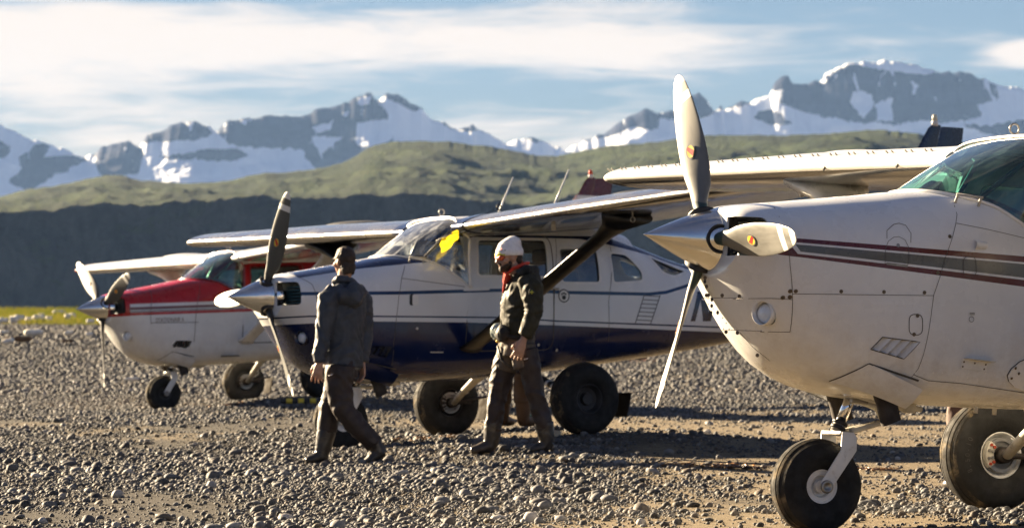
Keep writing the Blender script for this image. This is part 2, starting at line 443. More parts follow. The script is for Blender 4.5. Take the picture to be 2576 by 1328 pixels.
SNOW_AND_LIT = [
 [(783,345),(862,343),(838,362),(808,392)], [(785,322),(838,303),(832,326),(800,336)], [(896,312),(955,300),(982,302),(988,350),(935,374),(895,362)],
 [(902,246),(934,240),(930,264),(900,266)], [(2148,228),(2190,236),(2202,270),(2172,296),(2138,262)], [(2204,262),(2244,246),(2246,304),(2208,306)],  # first patch is a sunlit face, painted in the snow colour
 [(600,300),(625,302),(618,318)], [(2060,206),(2085,196),(2075,214)], [(2290,200),(2310,215),(2300,240)], [(860,285),(878,280),(872,296)]]
def inpoly(X, Yv, poly):
    ins = np.zeros(X.shape, bool); n = len(poly)
    for i in range(n):
        x0, y0 = poly[i]; x1, y1 = poly[(i + 1) % n]
        cnd = ((y0 > Yv) != (y1 > Yv)) & (X < (x1 - x0) * (Yv - y0) / (y1 - y0 + 1e-9) + x0)
        ins ^= cnd
    return ins

def vnoise(X, Y, seed=0, octs=5, gain=0.5):
    """value noise fBm on arrays"""
    rs = np.random.default_rng(seed); tot = np.zeros_like(X, float); amp = 1.0; nrm = 0
    for o in range(octs):
        tab = rs.random((256, 256)); xi = np.floor(X).astype(int); yi = np.floor(Y).astype(int)
        fx, fy = X - xi, Y - yi; fx = fx * fx * (3 - 2 * fx); fy = fy * fy * (3 - 2 * fy)
        g = lambda a, b_: tab[a % 256, b_ % 256]
        v = (g(xi, yi) * (1 - fx) + g(xi + 1, yi) * fx) * (1 - fy) + (g(xi, yi + 1) * (1 - fx) + g(xi + 1, yi + 1) * fx) * fy
        tot += amp * v; nrm += amp; amp *= gain; X = X * 2.03 + 17.1; Y = Y * 2.03 + 5.7
    return tot / nrm
def ridged(X, Y, seed, octs=5): 
    rs = 0; amp = 1; nr = 0
    for o in range(octs):
        v = 1 - np.abs(2 * vnoise(X, Y, seed + o, 1) - 1); rs = rs + amp * v * v; nr += amp; amp *= .55; X = X * 2.07 + 3.3; Y = Y * 2.07 + 9.1
    return rs / nr

def grid_mesh(name, XX, YY, ZZ):
    nr, ncol = XX.shape
    me = bpy.data.meshes.new(name)
    v = np.stack([XX, YY, ZZ], -1).reshape(-1, 3)
    i = np.arange(nr * ncol).reshape(nr, ncol)
    q = np.stack([i[:-1, :-1], i[:-1, 1:], i[1:, 1:], i[1:, :-1]], -1).reshape(-1, 4)
    me.vertices.add(len(v)); me.vertices.foreach_set('co', v.ravel())
    me.loops.add(q.size); me.loops.foreach_set('vertex_index', q.ravel().astype(np.int32))
    me.polygons.add(len(q)); me.polygons.foreach_set('loop_start', np.arange(0, q.size, 4, dtype=np.int32))
    me.polygons.foreach_set('use_smooth', np.ones(len(q), bool))
    me.update(calc_edges=True); return me

YR = 15000.0
cols = np.concatenate([np.arange(-1500, -40, 12), np.arange(-40, 2620, 3.0), np.arange(2620, 4200, 12)])
rows_t = np.concatenate([np.linspace(0, 1, 190), 1 + np.linspace(0.02, 0.6, 10)])
sl = np.array(SNOW_LINE); ridge_px = np.interp(cols, sl[:, 0], sl[:, 1])
ridge_px = ridge_px - 7 * (vnoise(cols / 16.0, cols * 0, 3, 4) - 0.5) * 2 * np.clip((700 - ridge_px) / 400, .4, 1)
RZ = (HOR - ridge_px) / F_PX * YR
CC, TT = np.meshgrid(cols, rows_t)
Xw = (CC - 1288) / F_PX * YR
SLOPE = TT * 1500.0
Yg = 13800 + 1200 * TT + 160 * (vnoise(Xw / 260, SLOPE / 260, 21, 4) - .5) * np.clip(TT * (1 - TT) * 4, 0, 1)
def blur(a, w_):
    k = np.exp(-np.linspace(-2, 2, 2 * w_ + 1) ** 2); k /= k.sum()
    return np.convolve(np.pad(a, w_, mode='edge'), k, 'valid')
RS = blur(RZ, 26)
ss = np.clip((TT - .62) / .38, 0, 1); ss = ss * ss * (3 - 2 * ss)
RB = RS[None, :] * (1 - ss) + RZ[None, :] * ss
rel = ridged(Xw / 620.0 + SLOPE / 2600.0, SLOPE / 800.0, 40, 5)
rel2 = vnoise(Xw / 90.0, SLOPE / 60.0, 70, 4)
env = np.clip(TT, 0, 1) * np.clip(1 - TT, 0, 1) * 4
H = RB * np.where(TT <= 1, 0.25 * TT + 0.75 * TT ** 1.25, 1 - (TT - 1) * 1.3)
H = H + env * (120 * (rel - .5) + 26 * (rel2 - .5))
H = np.minimum(H, RB * Yg / YR * np.where(TT < 0.995, 0.985, 1))
pxx = Xw / Yg * F_PX + 1288; pyy = HOR - H / Yg * F_PX
jx = 14 * (vnoise(pxx / 14, pyy / 14, 5, 4) - .5); jy = 14 * (vnoise(pxx / 14 + 50, pyy / 14, 6, 4) - .5)
rock = np.zeros(CC.shape)
crest = 7 * np.clip((TT - .88) / .12, 0, 1)
for p in ROCK: rock = np.maximum(rock, inpoly(pxx + jx * (1 - crest / 10), pyy + jy * (1 - crest / 10) + crest, p))
for p in SNOW_AND_LIT: rock = np.where(inpoly(pxx + jx * .7, pyy + jy * .7, p), 0, rock)
mott = vnoise(pxx / 9, pyy / 6, 8, 4)
rock = np.clip(rock + .55 * (mott - .5), 0, 1)
mme = grid_mesh('mountain_range', Xw, Yg, H + CAMZ)
at = mme.attributes.new('rock', 'FLOAT', 'POINT'); at.data.foreach_set('value', rock.ravel().astype(np.float32))
mm_, t, b = principled('snow_and_rock')
atn = t.n('ShaderNodeAttribute', attribute_name='rock'); geo = t.n('ShaderNodeNewGeometry'); P = geo.outputs['Position']
nz = t.noise(P, 0.012, 7.0, 0.65); strat = t.noise(t.scalev(P, (0.004, 0.004, 0.03)), 1.0, 6.0, 0.6, 0.5)
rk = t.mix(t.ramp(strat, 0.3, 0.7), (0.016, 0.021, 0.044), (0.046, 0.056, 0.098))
chute = t.ramp(t.noise(t.scalev(P, (0.022, 0.006, 0.0035)), 1.0, 5.0, 0.6, 0.9), 0.57, 0.66, 0.0, 0.55)
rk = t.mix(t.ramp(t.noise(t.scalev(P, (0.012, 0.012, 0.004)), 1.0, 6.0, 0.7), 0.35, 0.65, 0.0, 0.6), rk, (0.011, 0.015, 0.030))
fac = t.ramp(t.m('ADD', t.m('SUBTRACT', atn.outputs['Fac'], chute), t.m('MULTIPLY', t.m('SUBTRACT', nz, 0.5), 0.7)), 0.42, 0.58)
t.l(t.mix(fac, (0.80, 0.83, 0.88), rk), b.inputs['Base Color']); b.inputs['Roughness'].default_value = 0.9
b.inputs['Specular IOR Level'].default_value = 0.1
bp = t.n('ShaderNodeBump'); bp.inputs['Distance'].default_value = 16.0; bp.inputs['Strength'].default_value = 0.7
t.l(t.m('MULTIPLY', t.noise(P, 0.02, 7.0, 0.7), t.ramp(fac, 0, 1, 0.12, 1.0)), bp.inputs['Height']); t.l(bp.outputs[0], b.inputs['Normal'])
mt = add('mountain_range', mme, mm_, kind='structure'); mt['label'] = 'jagged dark rock mountains streaked with snowfields'

# ------------------------------------------------------------------ green ridge with the shaded cliff in front of them
GREEN = [(x * .5443, y * .5443 + 127.5) for x, y in [(0,675),(130,640),(230,630),(330,610),(420,590),(500,575),(570,578),(650,600),(750,605),(850,615),(960,610),(1060,600),(1140,580),(1230,565),(1300,565),(1380,555),(1480,545),(1580,520),(1640,490),(1690,455),(1740,435),(1840,420),(1950,420),(2080,420),(2170,435),(2250,440),(2330,455),(2400,470),(2480,485),(2576,488)]]
GREEN += [(x * .5052 + 1274.6, y * .5052 + 63.7) for x, y in [(400,620),(500,600),(650,590),(800,575),(950,548),(1050,548),(1250,548),(1350,550),(1500,545),(1600,540),(1750,525),(1850,520),(2050,540),(2150,560),(2300,590),(2576,640)]]
GREEN = [(-1500, 560), (-700, 520), (-200, 510)] + GREEN + [(2800, 430), (3200, 470), (4200, 520)]
EDGE = [(-1500, 640), (0, 535), (110, 528), (220, 516), (380, 508), (500, 500), (680, 497), (870, 493), (1100, 492), (1200, 505), (1330, 520), (1500, 470), (1700, 420), (1900, 405), (2050, 402), (2150, 396), (2300, 420), (2576, 450), (4200, 600)]
gc = np.concatenate([np.arange(-1500, -40, 14), np.arange(-40, 2620, 4.0), np.arange(2620, 4200, 14)])
ge = np.array(GREEN); gl = np.interp(gc, ge[:, 0], ge[:, 1]) - 4 * (vnoise(gc / 10, gc * 0, 33, 3) - .5)
ee = np.array(EDGE); ed = np.interp(gc, ee[:, 0], ee[:, 1]) + 22 * (vnoise(gc / 90, gc * 0, 35, 4) - .5) + 14 * (vnoise(gc / 22, gc * 0, 36, 3) - .5)
ed = np.maximum(ed, gl + 12)
Y0, Y1, Y2 = 3495.0, 3560.0, 5200.0
tc_ = np.linspace(0, 1, 60); tp_ = np.linspace(0, 1, 110)[1:]; tb_ = np.array([.05, .2, .5, 1.0])
ZE = (HOR - ed) / F_PX * Y1; ZR = (HOR - gl) / F_PX * Y2; ZRS = blur(ZR, 14)
but = ridged(gc / 55, gc * 0, 90, 4)
XX, YY, ZZ, KK = [], [], [], []
for tt in tc_:      # cliff
    z = -6 + (ZE + 6) * tt
    y = Y0 + (Y1 - Y0) * tt ** 1.3 - 9 * (but - .5) * (1 - tt) ** .7 + 4 * (vnoise(gc / 12, gc * 0 + tt * 9, 51, 4) - .5) * (1 - tt)
    XX.append((gc - 1288) / F_PX * Y1); YY.append(y); ZZ.append(z); KK.append(np.full(len(gc), 0.42 * tt ** 2.5))
for tt in tp_:      # rolling top
    zr_ = ZRS + (ZR - ZRS) * max(0, (tt - .8) / .2); ze_ = blur(ZE, 1 + int(16 * min(1, tt * 3)))
    z = ze_ + (zr_ - ze_) * (0.55 * tt + 0.45 * tt ** 2)
    y = Y1 + (Y2 - Y1) * tt
    roll = (vnoise(gc / 190 + tt * 1.5, gc * 0 + tt * 9, 61, 5) - .5) * 30 + (ridged(gc / 420 + tt, gc * 0 + tt * 7, 66, 4) - .5) * 20
    z = z + roll * np.sin(math.pi * tt) ** .7
    z = np.minimum(z, (HOR - gl) / F_PX * y) if tt > .95 else np.minimum(z, blur(HOR - gl, 10) / F_PX * y * .992)
    XX.append((gc - 1288) / F_PX * (Y1 + (Y2 - Y1) * tt)); YY.append(np.full(len(gc), y)); ZZ.append(z); KK.append(np.full(len(gc), 1.0))
for tt in tb_:
    XX.append((gc - 1288) / F_PX * Y2); YY.append(np.full(len(gc), Y2 + 1500 * tt)); ZZ.append(ZR * (1 - tt)); KK.append(np.full(len(gc), 1.0))
hme = grid_mesh('hill', np.array(XX), np.array(YY), np.array(ZZ) + CAMZ)
at = hme.attributes.new('top', 'FLOAT', 'POINT'); at.data.foreach_set('value', np.array(KK).ravel().astype(np.float32))
hm, t, b = principled('alder_scrub_and_cliff')
geo = t.n('ShaderNodeNewGeometry'); P = geo.outputs['Position']
atn = t.n('ShaderNodeAttribute', attribute_name='top')
n1_ = t.noise(t.scalev(P, (0.008, 0.006, 0.05)), 1.0, 6.0, 0.6, 0.5); n2_ = t.noise(t.scalev(P, (1, .55, 1.6)), 0.028, 7.0, 0.72, 0.6); n3_ = t.noise(t.scalev(P, (1, .5, 1)), 0.11, 5.0, 0.7)
gr = t.mix(t.ramp(n1_, 0.38, 0.6), (0.015, 0.028, 0.011), (0.042, 0.061, 0.019))
gr = t.mix(t.ramp(n2_, 0.46, 0.62), gr, (0.016, 0.025, 0.010))
gr = t.mix(t.m('MULTIPLY', t.ramp(n3_, 0.48, 0.62), 0.6), gr, (0.013, 0.022, 0.009))
st = t.noise(t.scalev(P, (0.03, 0.03, 0.008)), 1.0, 7.0, 0.7, 0.5)
ck = t.mix(t.ramp(st, 0.3, 0.7), (0.018, 0.023, 0.032), (0.078, 0.080, 0.084))
ck = t.mix(t.ramp(n2_, 0.56, 0.7, 0, 0.6), ck, (0.04, 0.06, 0.02))
t.l(t.mix(t.ramp(t.m('ADD', atn.outputs['Fac'], t.m('MULTIPLY', t.m('SUBTRACT', n2_, .5), .5)), 0.4, 0.7), ck, gr), b.inputs['Base Color'])
b.inputs['Roughness'].default_value = 0.95; b.inputs['Specular IOR Level'].default_value = 0.1
bp = t.n('ShaderNodeBump'); bp.inputs['Distance'].default_value = 14.0; bp.inputs['Strength'].default_value = 1.0
t.l(t.m('ADD', n2_, t.m('MULTIPLY', n3_, 0.5)), bp.inputs['Height']); t.l(bp.outputs[0], b.inputs['Normal'])
hill = add('hill', hme, hm, kind='structure'); hill['label'] = 'green scrub covered ridge above a dark shaded cliff'
# ------------------------------------------------------------------ aircraft
# aircraft frame: x forward from the propeller hub, y to port, z up from the thrust line
f_zt = smooth_table([-1.80, -1.6, -1.4, -1.13, -0.85, -0.60, -0.40, -0.25, -0.12, -0.05, -0.02], [0.20, 0.280, 0.340, 0.345, 0.304, 0.265, 0.234, 0.212, 0.192, 0.172, 0.150])
f_zb = smooth_table([-7.7, -6.2, -4.66, -4.0, -3.26, -2.6, -2.0, -1.6, -1.13, -0.88, -0.66, -0.48, -0.33, -0.22, -0.15, -0.08, -0.02], [-0.09, -0.27, -0.50, -0.585, -0.665, -0.725, -0.765, -0.778, -0.782, -0.774, -0.748, -0.695, -0.605, -0.490, -0.380, -0.265, -0.180])
f_hw = smooth_table([-7.7, -6.2, -4.66, -4.0, -3.4, -2.9, -2.3, -1.75, -1.13, -0.85, -0.60, -0.40, -0.25, -0.14, -0.07, -0.02], [0.045, 0.16, 0.30, 0.385, 0.46, 0.53, 0.565, 0.565, 0.545, 0.53, 0.512, 0.490, 0.462, 0.428, 0.392, 0.345])
f_nu = smooth_table([-1.80, -1.45, -1.13, -0.6, -0.05], [6.5, 5.0, 3.4, 2.7, 2.9])
f_nl = smooth_table([-7.7, -5.0, -3.0, -1.5, -0.6, -0.25, -0.05], [2.2, 2.5, 3.4, 3.8, 2.9, 2.3, 2.1])
f_zc = smooth_table([-7.7, -5, -2.5, -1.13, -0.3, -0.05], [0.0, -0.12, -0.18, -0.18, -0.06, -0.02])
f_rt = smooth_table([-7.7, -6.6, -5.6, -4.8, -4.3, -4.03, -3.70, -3.45, -3.2, -2.6, -1.7], [0.10, 0.13, 0.17, 0.20, 0.265, 0.345, 0.455, 0.53, 0.59, 0.63, 0.62])
f_rn = smooth_table([-7.7, -5, -4.2, -3.4, -2.5, -1.7], [2.2, 2.4, 2.6, 3.4, 4.6, 5.0])

def ring_pts(u, zt, zb, hw, zc, nu, nl, n=56, tuck=0.0):
    r = []
    for j in range(n):
        a = 2 * math.pi * j / n; c, s = math.cos(a), math.sin(a)
        e = nu if s >= 0 else nl
        y = hw * math.copysign(abs(c) ** (2 / e), c); z = (zt - zc if s >= 0 else zc - zb) * math.copysign(abs(s) ** (2 / e), s)
        if tuck and s > 0: y *= 1 - tuck * (z / (zt - zc)) ** 2
        r.append(Vector((u, y, zc + z)))
    return r
def low_ring(u, n=72): return ring_pts(u, f_zt(u), f_zb(u), f_hw(u), f_zc(u), f_nu(u), f_nl(u), n)
def cab_ring(u, n=72): return ring_pts(u, f_rt(u), f_zb(u), f_hw(u), f_zc(u), f_rn(u), f_nl(u), n, 0.10 if u > -3.4 else 0.10)

COWL_U = [-0.02, -0.035, -0.05, -0.07, -0.10, -0.14, -0.19, -0.25, -0.32, -0.40, -0.5, -0.6, -0.72, -0.85, -0.99, -1.13]
FWD_U = [-1.13, -1.2, -1.28, -1.36, -1.45, -1.55, -1.65, -1.73, -1.80]
CAB_U = [-1.74, -1.85, -2.0, -2.2, -2.4, -2.6, -2.8, -3.0, -3.2, -3.35, -3.5, -3.65, -3.8, -3.95, -4.1, -4.25, -4.45, -4.7, -5.0, -5.4, -5.9, -6.4, -6.9, -7.3, -7.6]

def round_poly(poly, r, seg=5):
    """round the corners of a 2-D polygon"""
    out_ = []; n = len(poly)
    for i in range(n):
        p0, p1, p2 = (Vector(poly[(i - 1) % n]), Vector(poly[i]), Vector(poly[(i + 1) % n]))
        a = (p0 - p1); b_ = (p2 - p1); rr = min(r, a.length * .45, b_.length * .45); a = p1 + a.normalized() * rr; c = p1 + b_.normalized() * rr
        for k in range(seg + 1):
            tt = k / seg; out_.append(tuple((a * (1 - tt) ** 2 + p1 * 2 * tt * (1 - tt) + c * tt ** 2)))
    return out_
WINDOWS = [round_poly([(-1.885, .478), (-2.605, .478), (-2.585, .134), (-1.845, .148)], .05),
           round_poly([(-2.728, .40), (-3.168, .398), (-3.164, .078), (-2.723, .082)], .05),
           round_poly([(-3.315, .362), (-3.52, .345), (-3.67, .19), (-3.665, .094), (-3.31, .076)], .05),
           round_poly([(-3.80, .335), (-4.24, .185), (-4.06, .135), (-3.93, .165)], .04)]
DOOR = round_poly([(-1.80, .515), (-2.655, .515), (-2.617, -.52), (-1.70, -.52)], .10)

def shell_cabin():
    vs, fs = loft([cab_ring(u) for u in CAB_U], False, True)
    me = fix_normals(mesh_from('cabin', vs, fs))
    o = add('cabin_tmp', me)
    md = o.modifiers.new('s', 'SOLIDIFY'); md.thickness = 0.025; md.offset = -1; md.use_even_offset = False
    cuts = []
    for wdw in WINDOWS:
        r0 = [Vector((p[0], -1.0, p[1])) for p in wdw]; r1 = [Vector((p[0], 1.0, p[1])) for p in wdw]
        cm = fix_normals(mesh_from('cut', *loft([r0, r1], True, True)))
        co = add('cut_tmp', cm); cuts.append(co)
        b_ = o.modifiers.new('b', 'BOOLEAN'); b_.operation = 'DIFFERENCE'; b_.object = co; b_.solver = 'EXACT'
    sm_ = o.modifiers.new('e', 'EDGE_SPLIT'); sm_.split_angle = R(38)
    wn_ = o.modifiers.new('w', 'WEIGHTED_NORMAL'); wn_.keep_sharp = True; wn_.weight = 90
    for p_ in me.polygons: p_.use_smooth = True
    res_ = evaluated(o)
    for c in cuts + [o]: bpy.data.objects.remove(c)
    return res_
def shell_cowl():
    vs, fs = loft([low_ring(u) for u in COWL_U], True, False)
    me = fix_normals(mesh_from('cowling', vs, fs)); o = add('cowl_tmp', me)
    md = o.modifiers.new('s', 'SOLIDIFY'); md.thickness = 0.014; md.offset = -1
    cuts = []
    for sgn in (1, -1):
        pl = round_poly([(.5, .115), (-.15, .115), (-.15, -.088), (.5, -.088)], .035)
        r0 = [Vector((p[0], sgn * 0.185, p[1])) for p in pl]; r1 = [Vector((p[0], sgn * 0.7, p[1])) for p in pl]
        co = add('cut_tmp', fix_normals(mesh_from('cut', *loft([r0, r1], True, True)))); cuts.append(co)
        b_ = o.modifiers.new('b', 'BOOLEAN'); b_.operation = 'DIFFERENCE'; b_.object = co; b_.solver = 'EXACT'
    # landing light scoop and louvre recess, port side
    for c_, r_ in (((-0.085, .50, -.385), .066),):
        pr = [(0.25, .055), (0.0, .062), (-0.13, .058)]
        vs2, fs2 = lathe(pr, 'x', 24)
        rot = Matrix.Rotation(R(28), 3, 'Z')
        vs2 = [rot @ v + Vector((-0.150, .345, -.375)) for v in vs2]
        co = add('cut_tmp', fix_normals(mesh_from('cut', vs2, fs2))); cuts.append(co)
        b_ = o.modifiers.new('b', 'BOOLEAN'); b_.operation = 'DIFFERENCE'; b_.object = co; b_.solver = 'EXACT'
    pl = [(-.748, -.525), (-.80, -.458), (-1.012, -.469), (-.94, -.562)]
    r0 = [Vector((p[0], 0.3, p[1])) for p in pl]; r1 = [Vector((p[0], 0.7, p[1])) for p in pl]
    co = add('cut_tmp', fix_normals(mesh_from('cut', *loft([r0, r1], True, True)))); cuts.append(co)
    b_ = o.modifiers.new('b', 'BOOLEAN'); b_.operation = 'DIFFERENCE'; b_.object = co; b_.solver = 'EXACT'
    sm_ = o.modifiers.new('e', 'EDGE_SPLIT'); sm_.split_angle = R(38)
    wn_ = o.modifiers.new('w', 'WEIGHTED_NORMAL'); wn_.keep_sharp = True; wn_.weight = 90
    for p_ in me.polygons: p_.use_smooth = True
    res_ = evaluated(o)
    for c in cuts + [o]: bpy.data.objects.remove(c)
    return res_

HULL = {}
def hull():
    if HULL: return HULL
    HULL['cowling'] = shell_cowl()
    HULL['scuttle'] = mk(loft([low_ring(u) for u in FWD_U]), True)
    HULL['cabin'] = shell_cabin()
    # smooth reference skin for projecting decals
    vs, fs = join(loft([low_ring(u) for u in COWL_U + FWD_U[1:-1]]), loft([cab_ring(u) for u in CAB_U]))
    HULL['bvh'] = BVHTree.FromPolygons([tuple(v) for v in vs], fs)
    return HULL

def skin(u, z, side=1):
    h = hull()['bvh'].ray_cast(Vector((u, side * 2.0, z)), Vector((0, -side, 0)))
    return (h[0].y, h[1]) if h[0] is not None else (side * 0.3, Vector((0, side, 0)))

def decal(poly, side=1, off=0.0025, step=0.06):
    """flat shape given in the side plane, laid on the fuselage skin"""
    bm = bmesh.new(); f = bm.faces.new([bm.verts.new((p[0], 0, p[1])) for p in poly])
    us = [p[0] for p in poly]; zs = [p[1] for p in poly]
    for ax, lo, hi in ((0, min(us), max(us)), (2, min(zs), max(zs))):
        k = lo + step
        while k < hi:
            co = Vector((0, 0, 0)); co[ax] = k; no = Vector((0, 0, 0)); no[ax] = 1
            bmesh.ops.bisect_plane(bm, geom=bm.verts[:] + bm.edges[:] + bm.faces[:], plane_co=co, plane_no=no); k += step
    for v in bm.verts:
        y, nrm = skin(v.co.x, v.co.z, side)
        if nrm.y * side < 0: nrm = -nrm
        v.co = Vector((v.co.x, y, v.co.z)) + nrm * off
    bmesh.ops.triangulate(bm, faces=bm.faces)
    for f in bm.faces:
        if f.normal.y * side < 0: f.normal_flip()
    me = bpy.data.meshes.new('decal'); bm.to_mesh(me); bm.free()
    me.polygons.foreach_set('use_smooth', [True] * len(me.polygons)); return me

def line_strip(pts, wd=0.005, side=1, off=0.0022, closed=False):
    """narrow seam laid on the skin along a polyline in the side plane"""
    P2 = [Vector(p) for p in pts]
    if closed: P2.append(P2[0])
    fine = []
    for a, b_ in zip(P2[:-1], P2[1:]):
        k = max(1, int((b_ - a).length / 0.03))
        fine += [a.lerp(b_, i / k) for i in range(k)]
    fine.append(P2[-1])
    vs, fs = [], []
    for i, p in enumerate(fine):
        d = (fine[min(i + 1, len(fine) - 1)] - fine[max(i - 1, 0)]).normalized(); nr = Vector((-d.y, d.x)) * wd / 2
        for q in (p + nr, p - nr):
            y, nrm = skin(q.x, q.y, side)
            if nrm.y * side < 0: nrm = -nrm
            vs.append(Vector((q.x, y, q.y)) + nrm * off)
    for i in range(len(fine) - 1): fs.append((2 * i, 2 * i + 1, 2 * i + 3, 2 * i + 2))
    return vs, fs

def circle2(c, r, n=16, ry=None): return [(c[0] + r * math.cos(2 * math.pi * k / n), c[1] + (ry or r) * math.sin(2 * math.pi * k / n)) for k in range(n)]

def airfoil(ch, th=0.12, n=22, camber=0.02):
    top, bot = [], []
    for i in range(n + 1):
        x = 0.5 * (1 - math.cos(math.pi * i / n))
        yt = 5 * th * (0.2969 * x ** .5 - 0.126 * x - 0.3516 * x ** 2 + 0.2843 * x ** 3 - 0.1036 * x ** 4)
        yc = camber / .16 * (0.8 * x - x * x) if x < .4 else camber / .36 * (0.2 + 0.8 * x - x * x)
        top.append((-x * ch, (yc + yt) * ch)); bot.append((-x * ch, (yc - yt) * ch))
    return top + bot[-2:0:-1]          # closed loop starting at the leading edge

WROOT = (-1.65, 0.585)                 # leading edge at the root
def wing_station(y):
    y = abs(y)
    if y < 2.55: u, ch = WROOT[0], 1.63
    else:
        k = (y - 2.55) / 2.9; u, ch = WROOT[0] - 0.16 * k, 1.63 - 0.45 * k
    z = WROOT[1] + 0.0275 * max(y - .55, 0)
    th = 0.12
    return u, z, ch, th
def wing_panel(side, y0, y1, tip=False):
    ys = list(np.linspace(y0, y1, max(2, int((y1 - y0) / 0.25)))) ; rings = []
    for y in ys:
        u, z, ch, th = wing_station(y)
        rings.append([Vector((u + p[0], side * y, z + p[1])) for p in airfoil(ch, th)])
    if tip:
        u, z, ch, th = wing_station(y1)
        for k in range(1, 8):
            a = k / 7 * math.pi / 2; sc = max(math.cos(a), 0.04); s2 = 1 - 0.30 * (1 - math.cos(a))
            rings.append([Vector((u - 0.42 * ch + (p[0] + 0.42 * ch) * s2, side * (y1 + 0.16 * math.sin(a)), z - 0.015 * math.sin(a) + 0.02 + (p[1] - 0.02) * sc)) for p in airfoil(ch, th)])
    return mk(loft(rings, True, True), True, sharp=50)

def wing_top(side, y, frac):
    u, z, ch, th = wing_station(y); x = frac
    yt = 5 * th * (0.2969 * x ** .5 - 0.126 * x - 0.3516 * x ** 2 + 0.2843 * x ** 3 - 0.1036 * x ** 4)
    yc = 0.02 / .16 * (0.8 * x - x * x) if x < .4 else 0.02 / .36 * (0.2 + 0.8 * x - x * x)
    return Vector((u - x * ch, side * y, z + (yc + yt) * ch)), Vector((u - x * ch, side * y, z + (yc - yt) * ch))

WS_BASE = [(-1.13, 0, .339), (-1.14, .10, .338), (-1.165, .20, .334), (-1.22, .30, .325), (-1.31, .40, .308), (-1.42, .475, .288), (-1.54, .522, .255), (-1.65, .548, .212), (-1.77, .563, .155)]
WS_TOP = [(-1.735, 0, .690), (-1.735, .10, .689), (-1.732, .20, .686), (-1.725, .30, .680), (-1.715, .39, .666), (-1.705, .455, .640), (-1.70, .495, .598), (-1.72, .515, .55), (-1.79, .535, .485)]
def deck(u, v):
    q = min(abs(v) / f_hw(u), 1) ** f_nu(u); return f_zc(u) + (f_zt(u) - f_zc(u)) * max(1 - q, 0) ** (1 / f_nu(u))
WS_BASE = [(p[0], p[1], min(deck(p[0], p[1]), p[2] + .012) + .002) for p in WS_BASE]
def ws_surface(n=12, inset=0.0, t0=0.0, t1=1.0):
    full_b = [Vector((p[0], -p[1], p[2])) for p in WS_BASE[:0:-1]] + [Vector(p) for p in WS_BASE]
    full_t = [Vector((p[0], -p[1], p[2])) for p in WS_TOP[:0:-1]] + [Vector(p) for p in WS_TOP]
    def rs(L):
        f = [smooth_table(range(len(L)), [p[k] for p in L]) for k in range(3)]
        return [Vector((f[0](s), f[1](s), f[2](s))) for s in np.linspace(0, len(L) - 1, 61)]
    bb, tt = rs(full_b), rs(full_t); rows = []
    for i in range(n + 1):
        k = t0 + (t1 - t0) * i / n; row = []
        for j, (a, c) in enumerate(zip(bb, tt)):
            p = a.lerp(c, k); outd = Vector((0.85, p.y * 0.9, 0.55)); outd.normalize()
            row.append(p + outd * (0.018 * math.sin(math.pi * k) - inset))
        rows.append(row)
    return rows

def blade_mesh(rad=1.016):
    """blade along +z, chord in the x-y plane; rotation direction is -y at the top"""
    st = [(.10, .066, .066, 30), (.16, .075, .062, 30), (.22, .098, .052, 32), (.30, .145, .040, 33), (.40, .182, .030, 30), (.50, .198, .023, 27), (.60, .200, .019, 24), (.70, .190, .016, 21.5), (.80, .170, .013, 19), (.88, .144, .0105, 17.5), (.94, .116, .009, 16.5), (.98, .082, .007, 16), (1.0, .052, .005, 15.7), (1.012, .020, .003, 15.5)]
    rings = []
    for r, ch, th, be in st:
        z = r * rad; be = R(be); ring = []
        for k in range(28):
            a = 2 * math.pi * k / 28; c, s = math.cos(a), math.sin(a)
            x = c * ch * .46; yv = s * th / 2 * (1.0 if r < .25 else (1.15 if s > 0 else 0.7)) * (1.0 + (0.35 * c if r > .25 else 0))
            # x along chord (towards the leading edge), yv along the blade normal (forward)
            vel = Vector((0, -1, 0)); fw = Vector((1, 0, 0))
            cd = vel * math.cos(be) + fw * math.sin(be); nd = fw * math.cos(be) - vel * math.sin(be)
            ring.append(Vector((0, 0, z)) + cd * (x - 0.02 * (1 if r > .25 else 0)) + nd * yv)
        rings.append(ring)
    return mk(loft(rings, True, True), True)

def blade_mat(name, front, dark):
    m, t, b = principled(name); tcn = t.n('ShaderNodeTexCoord'); v = tcn.outputs['Object']
    sp_ = t.n('ShaderNodeSeparateXYZ'); t.l(v, sp_.inputs[0]); r = t.m('ADD', sp_.outputs[2], t.m('MULTIPLY', sp_.outputs[1], -0.12))
    n = t.noise(t.scalev(v, (6, 6, 1.5)), 3.0, 5.0, 0.6)
    c = t.mix(t.ramp(n, .3, .7), tuple(k * .8 for k in front), front)
    rt = t.m('ADD', sp_.outputs[2], t.m('MULTIPLY', sp_.outputs[1], 0.9))
    c = t.mix(t.ramp(rt, 0.235, 0.245), dark, c)
    band = t.m('MAXIMUM', t.m('MULTIPLY', t.m('GREATER_THAN', r, 0.845), t.m('LESS_THAN', r, 0.900)), t.m('GREATER_THAN', r, 0.962))
    c = t.mix(band, c, (0.78, 0.77, 0.72))
    t.l(c, b.inputs['Base Color']); t.l(t.ramp(n, .3, .7, .4, .6), b.inputs['Roughness'])
    b.inputs['Metallic'].default_value = 0.12
    return m

